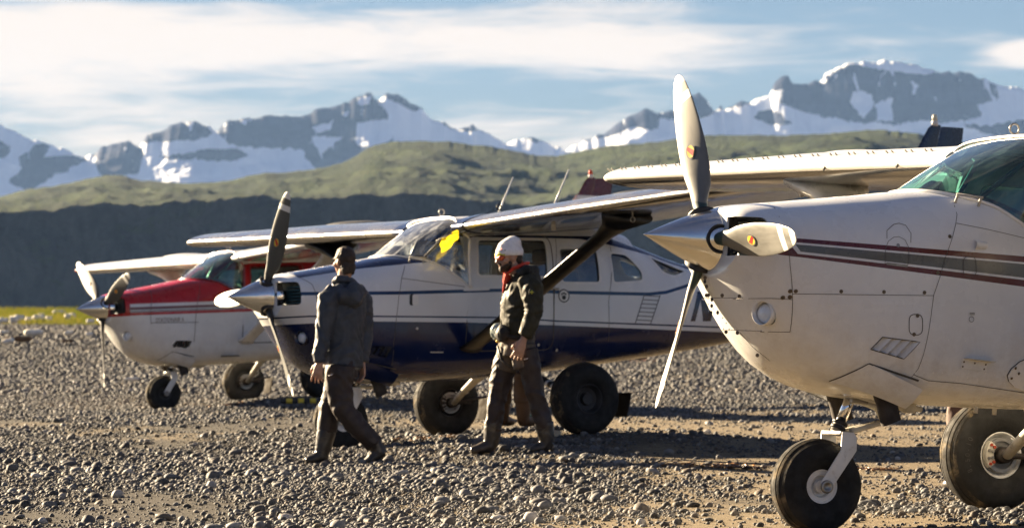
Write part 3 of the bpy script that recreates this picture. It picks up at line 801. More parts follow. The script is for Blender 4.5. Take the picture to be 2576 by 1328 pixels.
def tyre_mesh(Rr, wd, rim, grooves=True, flat=0.02):
    """tyre about the y axis"""
    pr = [(-wd * .36, rim), (-wd * .44, rim + .02), (-wd * .5, rim + (Rr - rim) * .42), (-wd * .485, rim + (Rr - rim) * .66), (-wd * .43, rim + (Rr - rim) * .84), (-wd * .36, Rr - .02)]
    gr = [(-.27, -.25), (-.14, -.12), (.12, .14), (.25, .27)] if grooves else []
    crown = []
    xs = sorted(set([-.34, -.28, -.2, -.1, 0, .1, .2, .28, .34] + [k for g in gr for k in (g[0] - .012, g[0], g[1], g[1] + .012)]))
    for x in xs:
        r = Rr - 0.022 * (abs(x) / .34) ** 2.2
        if any(g[0] - .001 <= x <= g[1] + .001 for g in gr): r -= 0.010
        crown.append((x * wd, r))
    pr = pr + crown + [(-a, r) for a, r in pr[::-1]]
    pr = pr + [pr[0]]
    rings_ = []
    for a_, r_ in pr: rings_.append([Vector((r_ * math.cos(2 * math.pi * j / 56), a_, r_ * math.sin(2 * math.pi * j / 56))) for j in range(56)])
    vs, fs = loft(rings_)
    out_ = []
    for v in vs:      # the loaded footprint flattens and bulges slightly
        lim = -(Rr - flat)
        if v.z < lim: v = Vector((v.x * 1.01, v.y * 1.03, lim + (v.z - lim) * .1))
        out_.append(v)
    me = mk((out_, fs), True, sharp=38)
    me.materials.append(M_RUB); me.materials.append(M_RUBD)
    for p_ in me.polygons:
        c_ = p_.center
        if math.hypot(c_.x, c_.z) > Rr - .034: p_.material_index = 1
    return me

def half_lathe(pr, n=36): return mk(lathe(pr, 'y', n), True, sharp=35)
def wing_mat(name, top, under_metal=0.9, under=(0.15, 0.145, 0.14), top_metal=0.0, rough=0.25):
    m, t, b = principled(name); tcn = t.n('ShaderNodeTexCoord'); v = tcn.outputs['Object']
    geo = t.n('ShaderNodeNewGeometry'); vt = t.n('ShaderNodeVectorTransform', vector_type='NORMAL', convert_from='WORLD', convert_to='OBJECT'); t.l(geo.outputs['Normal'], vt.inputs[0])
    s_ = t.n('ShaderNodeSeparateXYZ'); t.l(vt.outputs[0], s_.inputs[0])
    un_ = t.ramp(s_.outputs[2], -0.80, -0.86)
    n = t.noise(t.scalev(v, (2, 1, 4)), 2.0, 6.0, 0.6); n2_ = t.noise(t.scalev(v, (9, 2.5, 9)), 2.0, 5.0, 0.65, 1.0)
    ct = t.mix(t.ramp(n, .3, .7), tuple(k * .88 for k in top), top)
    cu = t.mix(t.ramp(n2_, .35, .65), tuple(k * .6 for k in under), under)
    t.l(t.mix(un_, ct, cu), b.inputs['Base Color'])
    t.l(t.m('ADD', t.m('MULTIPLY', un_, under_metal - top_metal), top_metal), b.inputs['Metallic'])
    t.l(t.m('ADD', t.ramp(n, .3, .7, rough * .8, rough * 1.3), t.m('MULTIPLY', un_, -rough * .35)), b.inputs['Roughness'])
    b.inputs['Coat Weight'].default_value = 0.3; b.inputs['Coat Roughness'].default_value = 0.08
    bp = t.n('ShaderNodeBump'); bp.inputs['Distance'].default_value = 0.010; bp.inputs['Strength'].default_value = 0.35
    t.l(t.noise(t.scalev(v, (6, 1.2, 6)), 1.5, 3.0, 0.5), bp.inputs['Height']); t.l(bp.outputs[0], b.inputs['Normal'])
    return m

M_CHROME = mat('chrome', (0.75, 0.75, 0.77), 0.06, 1.0, 0.05)
M_ALU = mat('polished_aluminium', (0.66, 0.67, 0.68), 0.16, 1.0, 0.08, 3.0, 0.0008, 30.0)
M_STEEL = mat('dull_steel', (0.32, 0.31, 0.29), 0.45, 0.9, 0.2, 9.0)
M_RUB = mat('tyre_rubber', (0.012, 0.012, 0.012), 0.7, 0.0, 0.25, 8.0, 0.002, 60.0, dirt=((0.05, 0.04, 0.028), 6.0, 0.6, 0.85), spec=0.3)
M_RUBD = mat('sandy_tyre_tread', (0.028, 0.026, 0.023), 0.9, 0.0, 0.25, 8.0, 0.002, 60.0, dirt=((0.19, 0.145, 0.085), 9.0, 0.48, 0.72), spec=0.2)
M_BLACK = mat('black_plastic', (0.02, 0.02, 0.022), 0.55, 0.0, 0.2)
M_SEAM = mat('panel_gap', (0.09, 0.08, 0.07), 0.9, 0.0, 0.1)
M_SCREW = mat('screw_head', (0.16, 0.125, 0.085), 0.5, 0.7, 0.2)
M_CREAM = mat('cream_gear_paint', (0.55, 0.52, 0.44), 0.4, 0.0, 0.15, 9.0, dirt=((0.12, 0.09, 0.06), 14.0, 0.55, 0.75))
M_WHITE = mat('white_gear_paint', (0.72, 0.72, 0.70), 0.35, 0.0, 0.1, 8.0, dirt=((0.25, 0.19, 0.12), 11.0, 0.6, 0.8))
M_EXH = mat('sooty_exhaust', (0.045, 0.038, 0.034), 0.7, 0.6, 0.3)
M_FLAPR = mat('muddy_rubber_flap', (0.03, 0.024, 0.018), 0.95, 0.0, 0.3, spec=0.1)
M_DARKIN = mat('dark_interior', (0.03, 0.03, 0.032), 0.8, 0.0, 0.2)
M_SEATM = mat('seat_fabric', (0.10, 0.10, 0.105), 0.85, 0.0, 0.2)
M_ENG = mat('engine_metal', (0.10, 0.12, 0.13), 0.5, 0.6, 0.4, 14.0)
M_RED = mat('red_bolt', (0.35, 0.05, 0.02), 0.5)
M_LENS = mat('lamp_lens', (0.75, 0.78, 0.80), 0.12, 0.0, 0.1, 20.0, coat=0.8)
M_YEL = mat('yellow_sticker', (0.75, 0.55, 0.05), 0.45)
M_SRED = mat('red_sticker', (0.62, 0.03, 0.02), 0.45)
M_SGREY = mat('grey_sticker_rim', (0.12, 0.12, 0.12), 0.5)
M_NAVY = mat('navy_paint', (0.006, 0.013, 0.045), 0.25, 0.0, 0.15, coat=0.4)
M_MAROON = mat('maroon_paint', (0.11, 0.012, 0.014), 0.3, 0.0, 0.15, coat=0.3)
M_CRIM = mat('red_paint', (0.26, 0.012, 0.014), 0.28, 0.0, 0.15, coat=0.4)
M_WPAINT = mat('white_paint', (0.78, 0.77, 0.74), 0.3, 0.0, 0.06, coat=0.3)

def plate(u0, c, side=1): pass

def make_plane(P_, spec):
    base_loc = Vector((0, 0, P_.h))
    root = thing('light_aircraft', spec['label'], 'aircraft', group='aircraft parked on the beach')
    org = P_.w(0, 0, -P_.h)
    M3 = Matrix((P_.F, P_.Sd, P_.U)).transposed()
    root.matrix_world = Matrix.Translation(org) @ M3.to_4x4()
    root.location = org; root.rotation_euler = M3.to_euler()
    H_ = hull()
    def part(name, me, m, parent=None, loc=None, **kw):
        l_ = Vector(loc) if loc is not None else Vector((0, 0, 0))
        if parent is None: return add(name, me, m, root, l_ + base_loc, **kw)
        return add(name, me, m, parent, l_, **kw)
    paint = spec['paint']
    cowl = part('cowling', H_['cowling'].copy(), paint); scut = part('scuttle', H_['scuttle'].copy(), paint)
    cab = part('fuselage', H_['cabin'].copy(), paint)
    # engine seen through the air inlets
    eng = join(box((-.30, .0, .01), (.22, .66, .20)), *[lathe([(-.10, .0001), (-.10, .055), (-.26, .055)], 'x', 14) for _ in range(1)])
    ep = part('engine', mk(eng, False), M_ENG)
    for sg in (1, -1):
        fins = [box((-.17, sg * .30, -.07 + k * .028), (.10, .20, .008)) for k in range(6)]
        part('cooling_fins', mk(join(*fins), False), spec.get('fins', M_ENG), ep)
    # ---- propeller
    pr = [(-.105, 0.001), (-.105, .172), (-.10, .180)] + [(-.10 + .467 * k / 22, .180 * max(1 - (k / 22) ** 1.36, 0)) for k in range(1, 22)] + [(.3669, 0.002)]
    spn = part('spinner', mk(lathe(pr, 'x', 48), True, sharp=45), spec.get('spin', M_ALU))
    for k in range(12):
        a = 2 * math.pi * (k + .3) / 12
        vs, fs = lathe([(0, .0001), (0.0015, .0055), (0, .0075)], 'z', 8)
        d = Vector((0, math.cos(a), math.sin(a))); q = d.to_track_quat('Z', 'Y').to_matrix()
        part('screw', mk(([q @ v + Vector((-.082, 0, 0)) + d * .178 for v in vs], fs)), M_STEEL, spn)
    bm_ = blade_mesh()
    for th in spec['blades']:
        bl = part('propeller_blade', bm_.copy(), spec['blade_mat'])
        bl.rotation_euler = (R(-th), 0, 0)
        cup = lathe([(.115, .060), (.150, .074), (.158, .078), (.160, .070), (.14, .05)], 'z', 24)
        part('blade_socket', mk(cup), M_BLACK, bl)
        # maker's oval on the front face at mid blade
        rr = 0.53 * 1.016; be = R(26.2); cd = Vector((0, -1, 0)) * math.cos(be) + Vector((1, 0, 0)) * math.sin(be); nd = Vector((1, 0, 0)) * math.cos(be) + Vector((0, 1, 0)) * math.sin(be)
        for nm, mm_, sc, of in (('sticker', M_SGREY, 1.0, .0155), ('sticker', M_YEL, .84, .0163)):
            pts_ = [Vector((0, 0, rr)) + cd * (-.016 + .030 * sc * math.cos(2 * math.pi * k / 20)) + Vector((0, 0, 1)) * (.046 * sc * math.sin(2 * math.pi * k / 20)) + nd * of for k in range(20)]
            part(nm, mesh_from('st', pts_, [tuple(range(20))]), mm_, bl)
        bar = [(-.023, -.004), (.012, .034), (.023, .020), (-.010, -.034)]
        part('sticker', mesh_from('st', [Vector((0, 0, rr)) + cd * (-.016 + a) + Vector((0, 0, 1)) * b_ + nd * .0170 for a, b_ in bar], [(0, 1, 2, 3)]), M_SRED, bl)
    # ---- windshield and cabin glass
    rows = ws_surface(); vs = [p for r_ in rows for p in r_]; nc_ = len(rows[0])
    fs = [(i * nc_ + j, i * nc_ + j + 1, (i + 1) * nc_ + j + 1, (i + 1) * nc_ + j) for i in range(len(rows) - 1) for j in range(nc_ - 1)]
    ws = part('windshield', mk((vs, fs)), spec['glass'])
    for row in (rows[0], rows[-1]):
        part('windshield_trim', mk(tube([p + Vector((0.004, 0, .004)) for p in row], .010, 8)), spec['trim'], ws)
    for e in (0, -1):
        part('windshield_trim', mk(tube([r_[e] for r_ in rows], .016, 8)), spec['trim'], ws)
    for wi, wdw in enumerate(WINDOWS):
        for sd in (1, -1):
            pane = part('window', decal(wdw, sd, -0.012, .12), spec['sideglass'])
            part('window_frame', mk(line_strip(wdw, .022, sd, .004, True), True), spec['frame'], pane)
    # ---- dark glareshield, panel, seats and braces inside
    rws = []
    for u in np.linspace(-1.155, -1.78, 12):
        hwid = float(np.interp(-u, [-p[0] for p in WS_BASE], [p[1] for p in WS_BASE])) * .965 - .01
        rws.append([Vector((u, v * max(hwid, .01), deck(u, v * max(hwid, .01)) + .012)) for v in np.linspace(-1, 1, 21)])
    part('glareshield', mk(loft(rws, closed=False)), M_DARKIN)
    part('instrument_panel', mk(box((-1.80, 0, .05), (.03, 1.04, .42)), False), M_DARKIN)
    part('cabin_floor', mk(box((-2.5, 0, -.48), (1.4, .90, .03)), False), M_DARKIN)
    for (su, sv) in ((-2.42, .26), (-2.42, -.26), (-3.0, .20), (-3.0, -.20)):
        st_ = join(box((su, sv, -.22), (.42, .38, .12)), box((su - .24, sv, .04), (.10, .38, .48)), box((su - .25, sv, .34), (.08, .20, .12)))
        part('seat', mk(st_, False, bev=.03), M_SEATM)
    for sd in (1, -1):
        part('yoke', mk(join(tube([(-1.82, sd * .26, .08), (-1.98, sd * .26, .09)], .012, 8), tube([(-1.98, sd * .26 - .13, .17), (-1.99, sd * .26 - .12, .06), (-1.98, sd * .26, .045), (-1.99, sd * .26 + .12, .06), (-1.98, sd * .26 + .13, .17)], .013, 8))), M_BLACK)
        part('cabin_brace', mk(tube([(-1.50, sd * .10, .30), (-1.80, sd * .34, .63)], .014, 8)), spec.get('brace', M_STEEL))
    # ---- roof and wings
    rr_ = []
    for u in np.linspace(-1.73, -3.5, 14):
        cr = float(np.interp(-u, [1.73, 2.2, 2.8, 3.2, 3.5], [.693, .712, .705, .655, .54]))
        lo = float(np.interp(-u, [1.73, 2.0, 3.2, 3.5], [.50, .52, .50, .40]))
        ring = []
        for k in range(25):
            v = -1 + 2 * k / 24; ring.append(Vector((u, v * .53, cr - (cr - lo) * abs(v) ** 4.2)))
        rr_.append(ring)
    part('roof', mk(loft(rr_, closed=False)), spec['roof'])
    part('lifting_ring', mk(join(lathe_ring((-1.83, -.05, .75), .028, .006), tube([(-1.83, -.05, .69), (-1.83, -.05, .725)], .010, 8))), M_STEEL)
    for sd in (1, -1):
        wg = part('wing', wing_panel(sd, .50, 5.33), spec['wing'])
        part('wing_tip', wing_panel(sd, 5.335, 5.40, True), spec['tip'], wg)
        rt = []
        for y in (.47, .58, .66):
            u, z, ch, th = wing_station(y); k_ = 1.0
            rt.append([Vector((u - .62 * ch + (p[0] + .62 * ch) * 1.012, sd * y, z + .02 + (p[1] - .02) * 1.06)) for p in airfoil(ch, th)])
        part('wing_root_fairing', mk(loft(rt, True, True), True, sharp=50), spec['rootfair'], wg)
        # strut with flared cuff
        lowp, topp = Vector((-1.76, sd * .55, -.50)), Vector((-2.09, sd * 2.76, .575))
        sp_ = []
        for k, (ra, rb) in zip((0, .03, .5, .86, .93, 1.0), ((.12, .04), (.098, .034), (.096, .034), (.10, .036), (.15, .055), (.28, .09))):
            sp_.append((lowp.lerp(topp, k), (ra, rb)))
        d = (topp - lowp).normalized(); ax = Vector((1, 0, 0)); ax = (ax - d * ax.dot(d)).normalized(); bx_ = d.cross(ax)
        rings = [[p + ax * (ra * math.cos(2 * math.pi * j / 20)) + bx_ * (rb * math.sin(2 * math.pi * j / 20)) for j in range(20)] for p, (ra, rb) in sp_]
        stt = part('wing_strut', mk(loft(rings, True, True)), spec['strut'])
        a_, c_ = wing_top(sd, 2.9, .45)
        part('tie_down_ring', mk(join(lathe_ring((a_.x + .35, sd * 2.95, c_.z - .06), .022, .005), tube([(a_.x + .35, sd * 2.95, c_.z - .04), (a_.x + .35, sd * 2.95, c_.z + .03)], .006, 6))), M_STEEL, wg)
        # raised access blister on top of the wing
        a_, c_ = wing_top(sd, 2.7, .42); dom = []
        for i in range(7):
            th = i / 6 * math.pi / 2
            dom.append([Vector((a_.x + .30 * math.cos(th) * math.cos(2 * math.pi * j / 24), a_.y + .42 * math.cos(th) * math.sin(2 * math.pi * j / 24), a_.z - .015 + .05 * math.sin(th))) for j in range(24)])
        part('wing_blister', mk(loft(dom, False, True)), spec['blister'], wg)
        # trailing-edge hinge line between flap / aileron and wing
        q0, q1 = [], []
        for y in np.linspace(.7, 5.2, 20):
            t_, b_ = wing_top(sd, y, .76); q0.append(t_ + Vector((0, 0, .003))); q1.append(t_ + Vector((-.014, 0, .0022)))
        part('hinge_gap', mk(loft([q0, q1], closed=False)), M_SEAM, wg)
    # ---- tail
    def foil_panel(stations, thick):
        rings = []
        for le, te, frac in stations:
            le, te = Vector(le), Vector(te); ch = (te - le).length; d = (te - le) / ch
            nrm = Vector((0, 1, 0)) if abs((Vector(stations[-1][0]) - Vector(stations[0][0])).z) > .8 else Vector((0, 0, 1))
            rings.append([le + d * (-p[0]) + nrm * p[1] for p in airfoil(ch, thick, 10, 0)])
        return mk(loft(rings, True, True), True, sharp=50)
    fin = part('tail_fin', foil_panel([((-5.55, 0, .14), (-6.92, 0, .12), 0), ((-6.28, 0, .26), (-6.96, 0, .26), 0), ((-6.80, 0, 1.0), (-7.16, 0, 1.0), 0), ((-7.19, 0, 1.57), (-7.34, 0, 1.57), 0), ((-7.24, 0, 1.605), (-7.34, 0, 1.60), 0)], .09), spec['fin'])
    rud = part('rudder', foil_panel([((-6.93, 0, -.02), (-7.36, 0, -.02), 0), ((-6.97, 0, .26), (-7.40, 0, .26), 0), ((-7.17, 0, 1.0), (-7.52, 0, 1.0), 0), ((-7.345, 0, 1.585), (-7.61, 0, 1.575), 0)], .07), spec['fin'])
    if spec.get('finband'):
        for sd in (1, -1):
            zz0, zz1 = 1.30, 1.36
            part('fin_stripe', mesh_from('fs', [(-6.99, sd * .028, zz0), (-7.62, sd * .020, zz0 - .03), (-7.62, sd * .020, zz1 - .03), (-7.04, sd * .027, zz1)], [(0, 1, 2, 3)]), M_WPAINT, fin)
    bc = part('beacon', mk(join(lathe([(1.59, .03), (1.63, .034), (1.64, .028)], 'z', 16)), True), M_WPAINT, fin, (-7.27, 0, 0))
    part('beacon_lens', mk(lathe([(1.638, .027), (1.68, .026), (1.70, .018), (1.705, .002)], 'z', 16)), spec['beacon'], bc)
    for sd in (1, -1):
        part('tailplane', foil_panel([((-6.45, sd * .06, .14), (-7.0, sd * .06, .14), 0), ((-6.80, sd * 1.96, .14), (-7.12, sd * 1.96, .14), 0)], .10), spec['wing'])
        part('elevator', foil_panel([((-7.01, sd * .10, .14), (-7.42, sd * .10, .14), 0), ((-7.13, sd * 1.99, .14), (-7.36, sd * 1.99, .14), 0)], .06), spec['wing'])
    # ---- nose gear
    nx_, nz_, nr_ = P_.nose; ax_ = Vector((nx_, 0, nz_)); top = Vector((nx_ - .19, 0, -.74)); crn = Vector((nx_ - .105, 0, nz_ + nr_ + .045))
    ng = part('nose_gear', mk(tube([crn + Vector((0, 0, -.005)), crn.lerp(top, .22)], .036, 20)), M_STEEL)
    part('piston', mk(tube([crn.lerp(top, .25), crn.lerp(top, 1.05)], .029, 20)), M_CHROME, ng)
    for k_, rr2, hh in ((.20, .043, .008), (.08, .042, .010)):
        c0 = crn.lerp(top, k_); d = (top - crn).normalized()
        part('collar', mk(tube([c0 - d * hh, c0 + d * hh], rr2, 20)), M_BLACK, ng)
    c0 = crn.lerp(top, .88); d = (top - crn).normalized()
    part('trunnion', mk(join(tube([c0 - d * .02, c0 + d * .07], .052, 16), box(c0 + Vector((.02, .0, .03)), (.15, .13, .05)), box(c0 + Vector((-.03, 0, -.02)), (.10, .10, .03))), False, bev=.006), M_STEEL, ng)
    part('shimmy_damper', mk(join(tube([c0 + Vector((-.02, .075, .02)), c0 + Vector((-.32, .085, -.035))], .034, 16), tube([c0 + Vector((-.30, .085, -.03)), c0 + Vector((-.38, .086, -.045))], .014, 10), tube([c0 + Vector((-.305, .085, -.066)), c0 + Vector((-.305, .085, .0))], .04, 10))), M_CREAM, ng)
    k0 = crn + Vector((-.06, 0, .0)); k1 = crn.lerp(top, .55) + Vector((-.235, 0, -.05)); k2 = c0 + Vector((-.08, 0, -.02))
    for sd in (1, -1):
        part('torque_link', mk(join(tube([k0 + Vector((0, sd * .035, 0)), k1 + Vector((0, sd * .012, 0))], [(.012, .016), (.010, .014)], 8), tube([k1 + Vector((0, sd * .012, 0)), (k1 + k2) / 2 + Vector((-.03, sd * .03, .02)), k2 + Vector((0, sd * .035, 0))], [(.010, .014), (.011, .016), (.013, .018)], 8))), M_CREAM, ng)
    hwf = .125
    part('fork_crown', mk(box(crn + Vector((-.005, 0, -.012)), (.080, 2 * hwf - .02, .026)), False, bev=.008), M_STEEL, ng)
    for sd in (1, -1):
        pl = [(crn.x + .030, crn.z - .004), (crn.x - .040, crn.z - .004), (crn.x - .060, crn.z - .03), (crn.x - .062, crn.z - .10), (ax_.x - .034, ax_.z - .005), (ax_.x - .026, ax_.z - .026), (ax_.x + .0, ax_.z - .034), (ax_.x + .026, ax_.z - .024), (ax_.x + .034, ax_.z + .02), (crn.x + .030, crn.z - .10)]
        if sd == 1: pass
        r0 = [Vector((p[0], sd * (hwf - .012), p[1])) for p in pl]; r1 = [Vector((p[0], sd * hwf, p[1])) for p in pl]
        part('fork_leg', mk(loft([r0, r1], True, True), False, bev=.004), M_WHITE, ng)
        part('axle_nut', mk(lathe([(hwf * sd, .036), ((hwf + .012) * sd, .034), ((hwf + .014) * sd, .022), ((hwf + .006) * sd, .018), ((hwf + .006) * sd, .0005)], 'y', 20)), M_STEEL, ng, (ax_.x, 0, ax_.z))
    nwid = .195
    nw = part('nose_wheel', tyre_mesh(nr_, nwid, .088), M_RUB, None, (ax_.x, 0, ax_.z))
    for sd in (1, -1):
        q = nwid * .36 * sd
        part('rim', half_lathe([(q * .2, .088), (q * 1.0, .100), (q * 1.04, .094), (q * 1.0, .084), (q * .93, .080), (q * .90, .060), (q * .8, .056), (q * .55, .052), (q * .5, .036), (q * .95, .034), (q * 1.0, .016), (q * 1.0, .0005)]), spec.get('nrim', M_WHITE), nw)
    # ---- main gear
    for (mx, my, mz, mr) in P_.mains:
        sd = 1 if my > 0 else -1; mw_ = .235
        hubp = Vector((mx, my - sd * .16, mz)); rootp = Vector((mx + .08, sd * .42, -.735))
        mgr = part('main_gear_leg', mk(tube([rootp, rootp.lerp(hubp, .3) + Vector((0, 0, .015)), rootp.lerp(hubp, .7) + Vector((0, 0, .015)), hubp], [(.05, .036), (.044, .032), (.038, .028), (.032, .026)], 16)), M_BLACK if spec.get('legbands') and sd == 1 else spec['leg'])
        if spec.get('legbands') and sd == 1:
            for k_ in (.30, .42, .54, .66):
                c0 = rootp.lerp(hubp, k_) + Vector((0, 0, .012)); c1 = rootp.lerp(hubp, k_ + .045) + Vector((0, 0, .012))
                part('leg_band', mk(tube([c0, c1], [(.0445, .0345), (.0435, .0335)], 16)), M_WPAINT, mgr)
        wl = part('main_wheel', tyre_mesh(mr, mw_, .130), M_RUB, None, (mx, my, mz))
        for s2 in (1, -1):
            q = mw_ * .37 * s2
            part('rim', half_lathe([(q * .2, .130), (q * 1.0, .138), (q * 1.02, .128), (q * .85, .116), (q * .45, .100), (q * .35, .060), (q * .7, .050), (q * .72, .0005)]), spec['rim'], wl)
        inn = -sd
        part('brake_disc', half_lathe([(inn * .088, .100), (inn * .098, .100), (inn * .098, .080), (inn * .088, .080)]), M_STEEL, wl)
        cal = []
        for (a0, r_) in ((0, 0),):
            seg = []
            for k in range(9):
                an = R(140 + 80 * k / 8); seg.append((math.cos(an), math.sin(an)))
            r0 = [Vector((-c_ * .122 * -1, inn * .085, s_ * .122)) for c_, s_ in seg] + [Vector((c_ * .072, inn * .085, s_ * .072)) for c_, s_ in seg[::-1]]
            r0 = [Vector((-v.x, v.y, v.z)) for v in r0]
            r1 = [v + Vector((0, inn * .05, 0)) for v in r0]
            cal.append(loft([r0, r1], True, True))
        clp = part('brake_caliper', mk(join(*cal), False, bev=.005), spec.get('caliper', M_EXH), wl)
        for an in (150, 168, 192, 210):
            for rr2 in (.085, .108):
                c_, s_ = math.cos(R(an)), math.sin(R(an))
                vs2, fs2 = lathe([(inn * .134, .010), (inn * .146, .009), (inn * .146, .0005)], 'y', 6)
                part('bolt', mk(([v + Vector((-c_ * rr2, 0, s_ * rr2)) for v in vs2], fs2), False), M_RED if int(an) % 4 and spec.get('caliper') else M_STEEL, clp)
        part('axle_flange', mk(join(lathe([(inn * .08, .05), (inn * .15, .045), (inn * .15, .0005)], 'y', 16), box((-.10, inn * .13, 0), (.18, .03, .035)))), M_EXH, wl)
        part('brake_line', mk(tube([(-.02, inn * .15, .10), (-.09, inn * .17, .06), (-.14, inn * .18, .09), (-.13, inn * .22, .16)], .004, 6)), M_WHITE, wl)
        if spec.get('mudflap'):
            ob = box((mx - mr - .07, my, mz - .06), (.012, .22, .22), Matrix.Rotation(R(-14), 3, 'Y'))
            mf = part('mud_flap', mk(ob, False, bev=.004), M_FLAPR)
            part('mud_flap_arm', mk(tube([(mx - .02, my - sd * .17, mz), (mx - mr - .05, my - sd * .10, mz + .05)], .012, 8)), M_EXH, mf)
    # ---- belly: exhaust stacks, step, antenna
    for sd in (1, -1):
        c0 = Vector((-.93, sd * .27, -.72)); rot = Matrix.Rotation(R(24), 3, 'Y')
        r0 = [rot @ Vector((a, b_, 0)) for a, b_ in round_poly([(-.055, -.035), (.055, -.035), (.055, .035), (-.055, .035)], .03, 3)]
        dn = rot @ Vector((0, 0, -1))
        ex = part('exhaust_stack', mk(loft([[c0 + p + Vector((0, 0, .05)) for p in r0], [c0 + p + dn * .19 for p in r0], [c0 + p * .85 + dn * .19 for p in r0], [c0 + p * .85 + dn * .02 for p in r0]], False, True), True, sharp=40), M_EXH)
    # cowl flaps, hung open
    for sd in (1, -1):
        cor = [(-.76, -.600), (-1.06, -.668), (-1.04, -.745), (-.62, -.700)]
        g = []
        for i in range(7):
            rowp = []
            for j in range(7):
                a, b_ = i / 6, j / 6
                p = (Vector(cor[0]) * (1 - a) + Vector(cor[1]) * a) * (1 - b_) + (Vector(cor[3]) * (1 - a) + Vector(cor[2]) * a) * b_
                y, nrm = skin(p.x, max(p.y, f_zb(p.x) + .012), sd); nrm = nrm if nrm.y * sd > 0 else -nrm
                rowp.append(Vector((p.x, y, p.y)) + nrm * (.006 + .075 * a ** 1.4))
            g.append(rowp)
        th_ = [[p - Vector((0, sd * .006, -.004)) for p in r_] for r_ in g]
        v1, f1 = loft(g, closed=False); v2, f2 = loft(th_, closed=False)
        rim_ = g[-1] + th_[-1][::-1]
        cf = part('cowl_flap', mk(join((v1, f1), (v2, f2))), paint)
        part('flap_gap', mk(join(line_strip([cor[0], cor[3]], .008, sd), line_strip([cor[0], cor[1]], .010, sd))), M_SEAM, cf)
    if spec.get('caliper'): part('belly_fin_antenna', mk(loft([[Vector((-2.05 + a, b_, -.76)) for a, b_ in ((0, -.012), (.10, 0), (0, .012), (-.08, 0))], [Vector((-2.06 + a * .45, b_ * .6, -.88)) for a, b_ in ((0, -.012), (.10, 0), (0, .012), (-.08, 0))]], True, True), False), M_CREAM)
    return root, part

def lathe_ring(c, r, rr, n=20):
    """small eye ring in the x-z plane"""
    pts_ = [Vector(c) + Vector((r * math.cos(2 * math.pi * k / n), 0, r * math.sin(2 * math.pi * k / n))) for k in range(n + 1)]
    return tube(pts_, rr, 6, False, up=(0, 1, 0))
# ------------------------------------------------------------------ liveries
WHITE = (0.76, 0.77, 0.775)
L = lambda u0, z0, s: (lambda u: z0 + s * (u - u0))
def band(f_top, f_bot, u0, u1, ut=None, ub=None):
    ut = u0 if ut is None else ut; ub = u0 if ub is None else ub
    return [(ut, f_top(ut)), (u1, f_top(u1)), (u1, f_bot(u1)), (ub, f_bot(ub))]
def poly_band(line, th, up=0.0):
    return [[(a[0], a[1] + th / 2), (b_[0] - .002, b_[1] + th / 2), (b_[0] - .002, b_[1] - th / 2), (a[0], a[1] - th / 2)] for a, b_ in zip(line[:-1], line[1:])]
def below(line, low=-3.0): return [[(a[0], a[1]), (b_[0] - .002, b_[1]), (b_[0] - .002, low), (a[0], low)] for a, b_ in zip(line[:-1], line[1:])]
def above(line, hi=3.0): return [[(a[0], a[1]), (b_[0] - .002, b_[1]), (b_[0] - .002, hi), (a[0], hi)] for a, b_ in zip(line[:-1], line[1:])]

paintA = paint_mat('white_maroon_grey_paint', WHITE, [
    ((0.105, 0.010, 0.012), [band(L(-.28, .017, -.004), L(-.303, -.079, .0456), 0, -7.5, -.115, -.2)]),
    (WHITE, [band(L(-.284, -.004, .004), L(-.302, -.063, .0305), 0, -7.5, -.243, -.298)]),
    ((0.12, 0.125, 0.118), [band(L(-.298, -.015, .003), L(-.301, -.050, .0312), 0, -7.5, -.283, -.313)])], 0.26, dirt=0.32)
NAVY = (0.005, 0.014, 0.066)
paintB = paint_mat('white_navy_paint', WHITE, [
    (NAVY, below([(.3, -.262), (-.757, -.243), (-1.743, -.265), (-2.655, -.301), (-4.4, -.372), (-7.8, -.5)])),
    ((0.012, 0.03, 0.085), poly_band([(.3, -.205), (-.216, -.190), (-.758, -.198), (-2.119, -.225), (-2.656, -.262), (-4.4, -.328), (-7.8, -.45)], .014)),
    ((0.014, 0.045, 0.13), poly_band([(.3, .010), (-1.094, .005), (-2.135, .021), (-2.8, -.005), (-3.71, -.023), (-3.925, -.007), (-4.207, .059), (-4.8, .20)], .030)),
    (NAVY, above([(-.17, .150), (-.723, .224), (-1.194, .265), (-1.48, .287)])),
    (NAVY, above([(-1.7, .505), (-3.0, .485), (-3.30, .44), (-3.55, .395), (-3.8, .345), (-4.05, .27), (-4.30, .205), (-4.7, .13), (-7.8, .05)]))], 0.2, dirt=0.02)
CR = (0.48, 0.016, 0.02)
paintC = paint_mat('white_red_paint', WHITE, [
    (CR, above([(.3, -.125), (-.20, -.122), (-.205, .03), (-3.2, .035), (-7.8, .06)][:2]) + above([(-.19, .030), (-3.2, .035), (-7.8, .06)])),
    ((0.16, 0.03, 0.04), poly_band([(-.19, -.026), (-1.5, -.022), (-7.8, .0)], .026)),
    ((0.03, 0.02, 0.022), poly_band([(-.19, -.046), (-1.5, -.044), (-7.8, -.02)], .009) + poly_band([(-.19, -.071), (-1.5, -.068), (-7.8, -.05)], .013)),
    (CR, poly_band([(-.10, -.101), (-1.137, -.098), (-7.8, -.08)], .036))], 0.26, dirt=0.32)

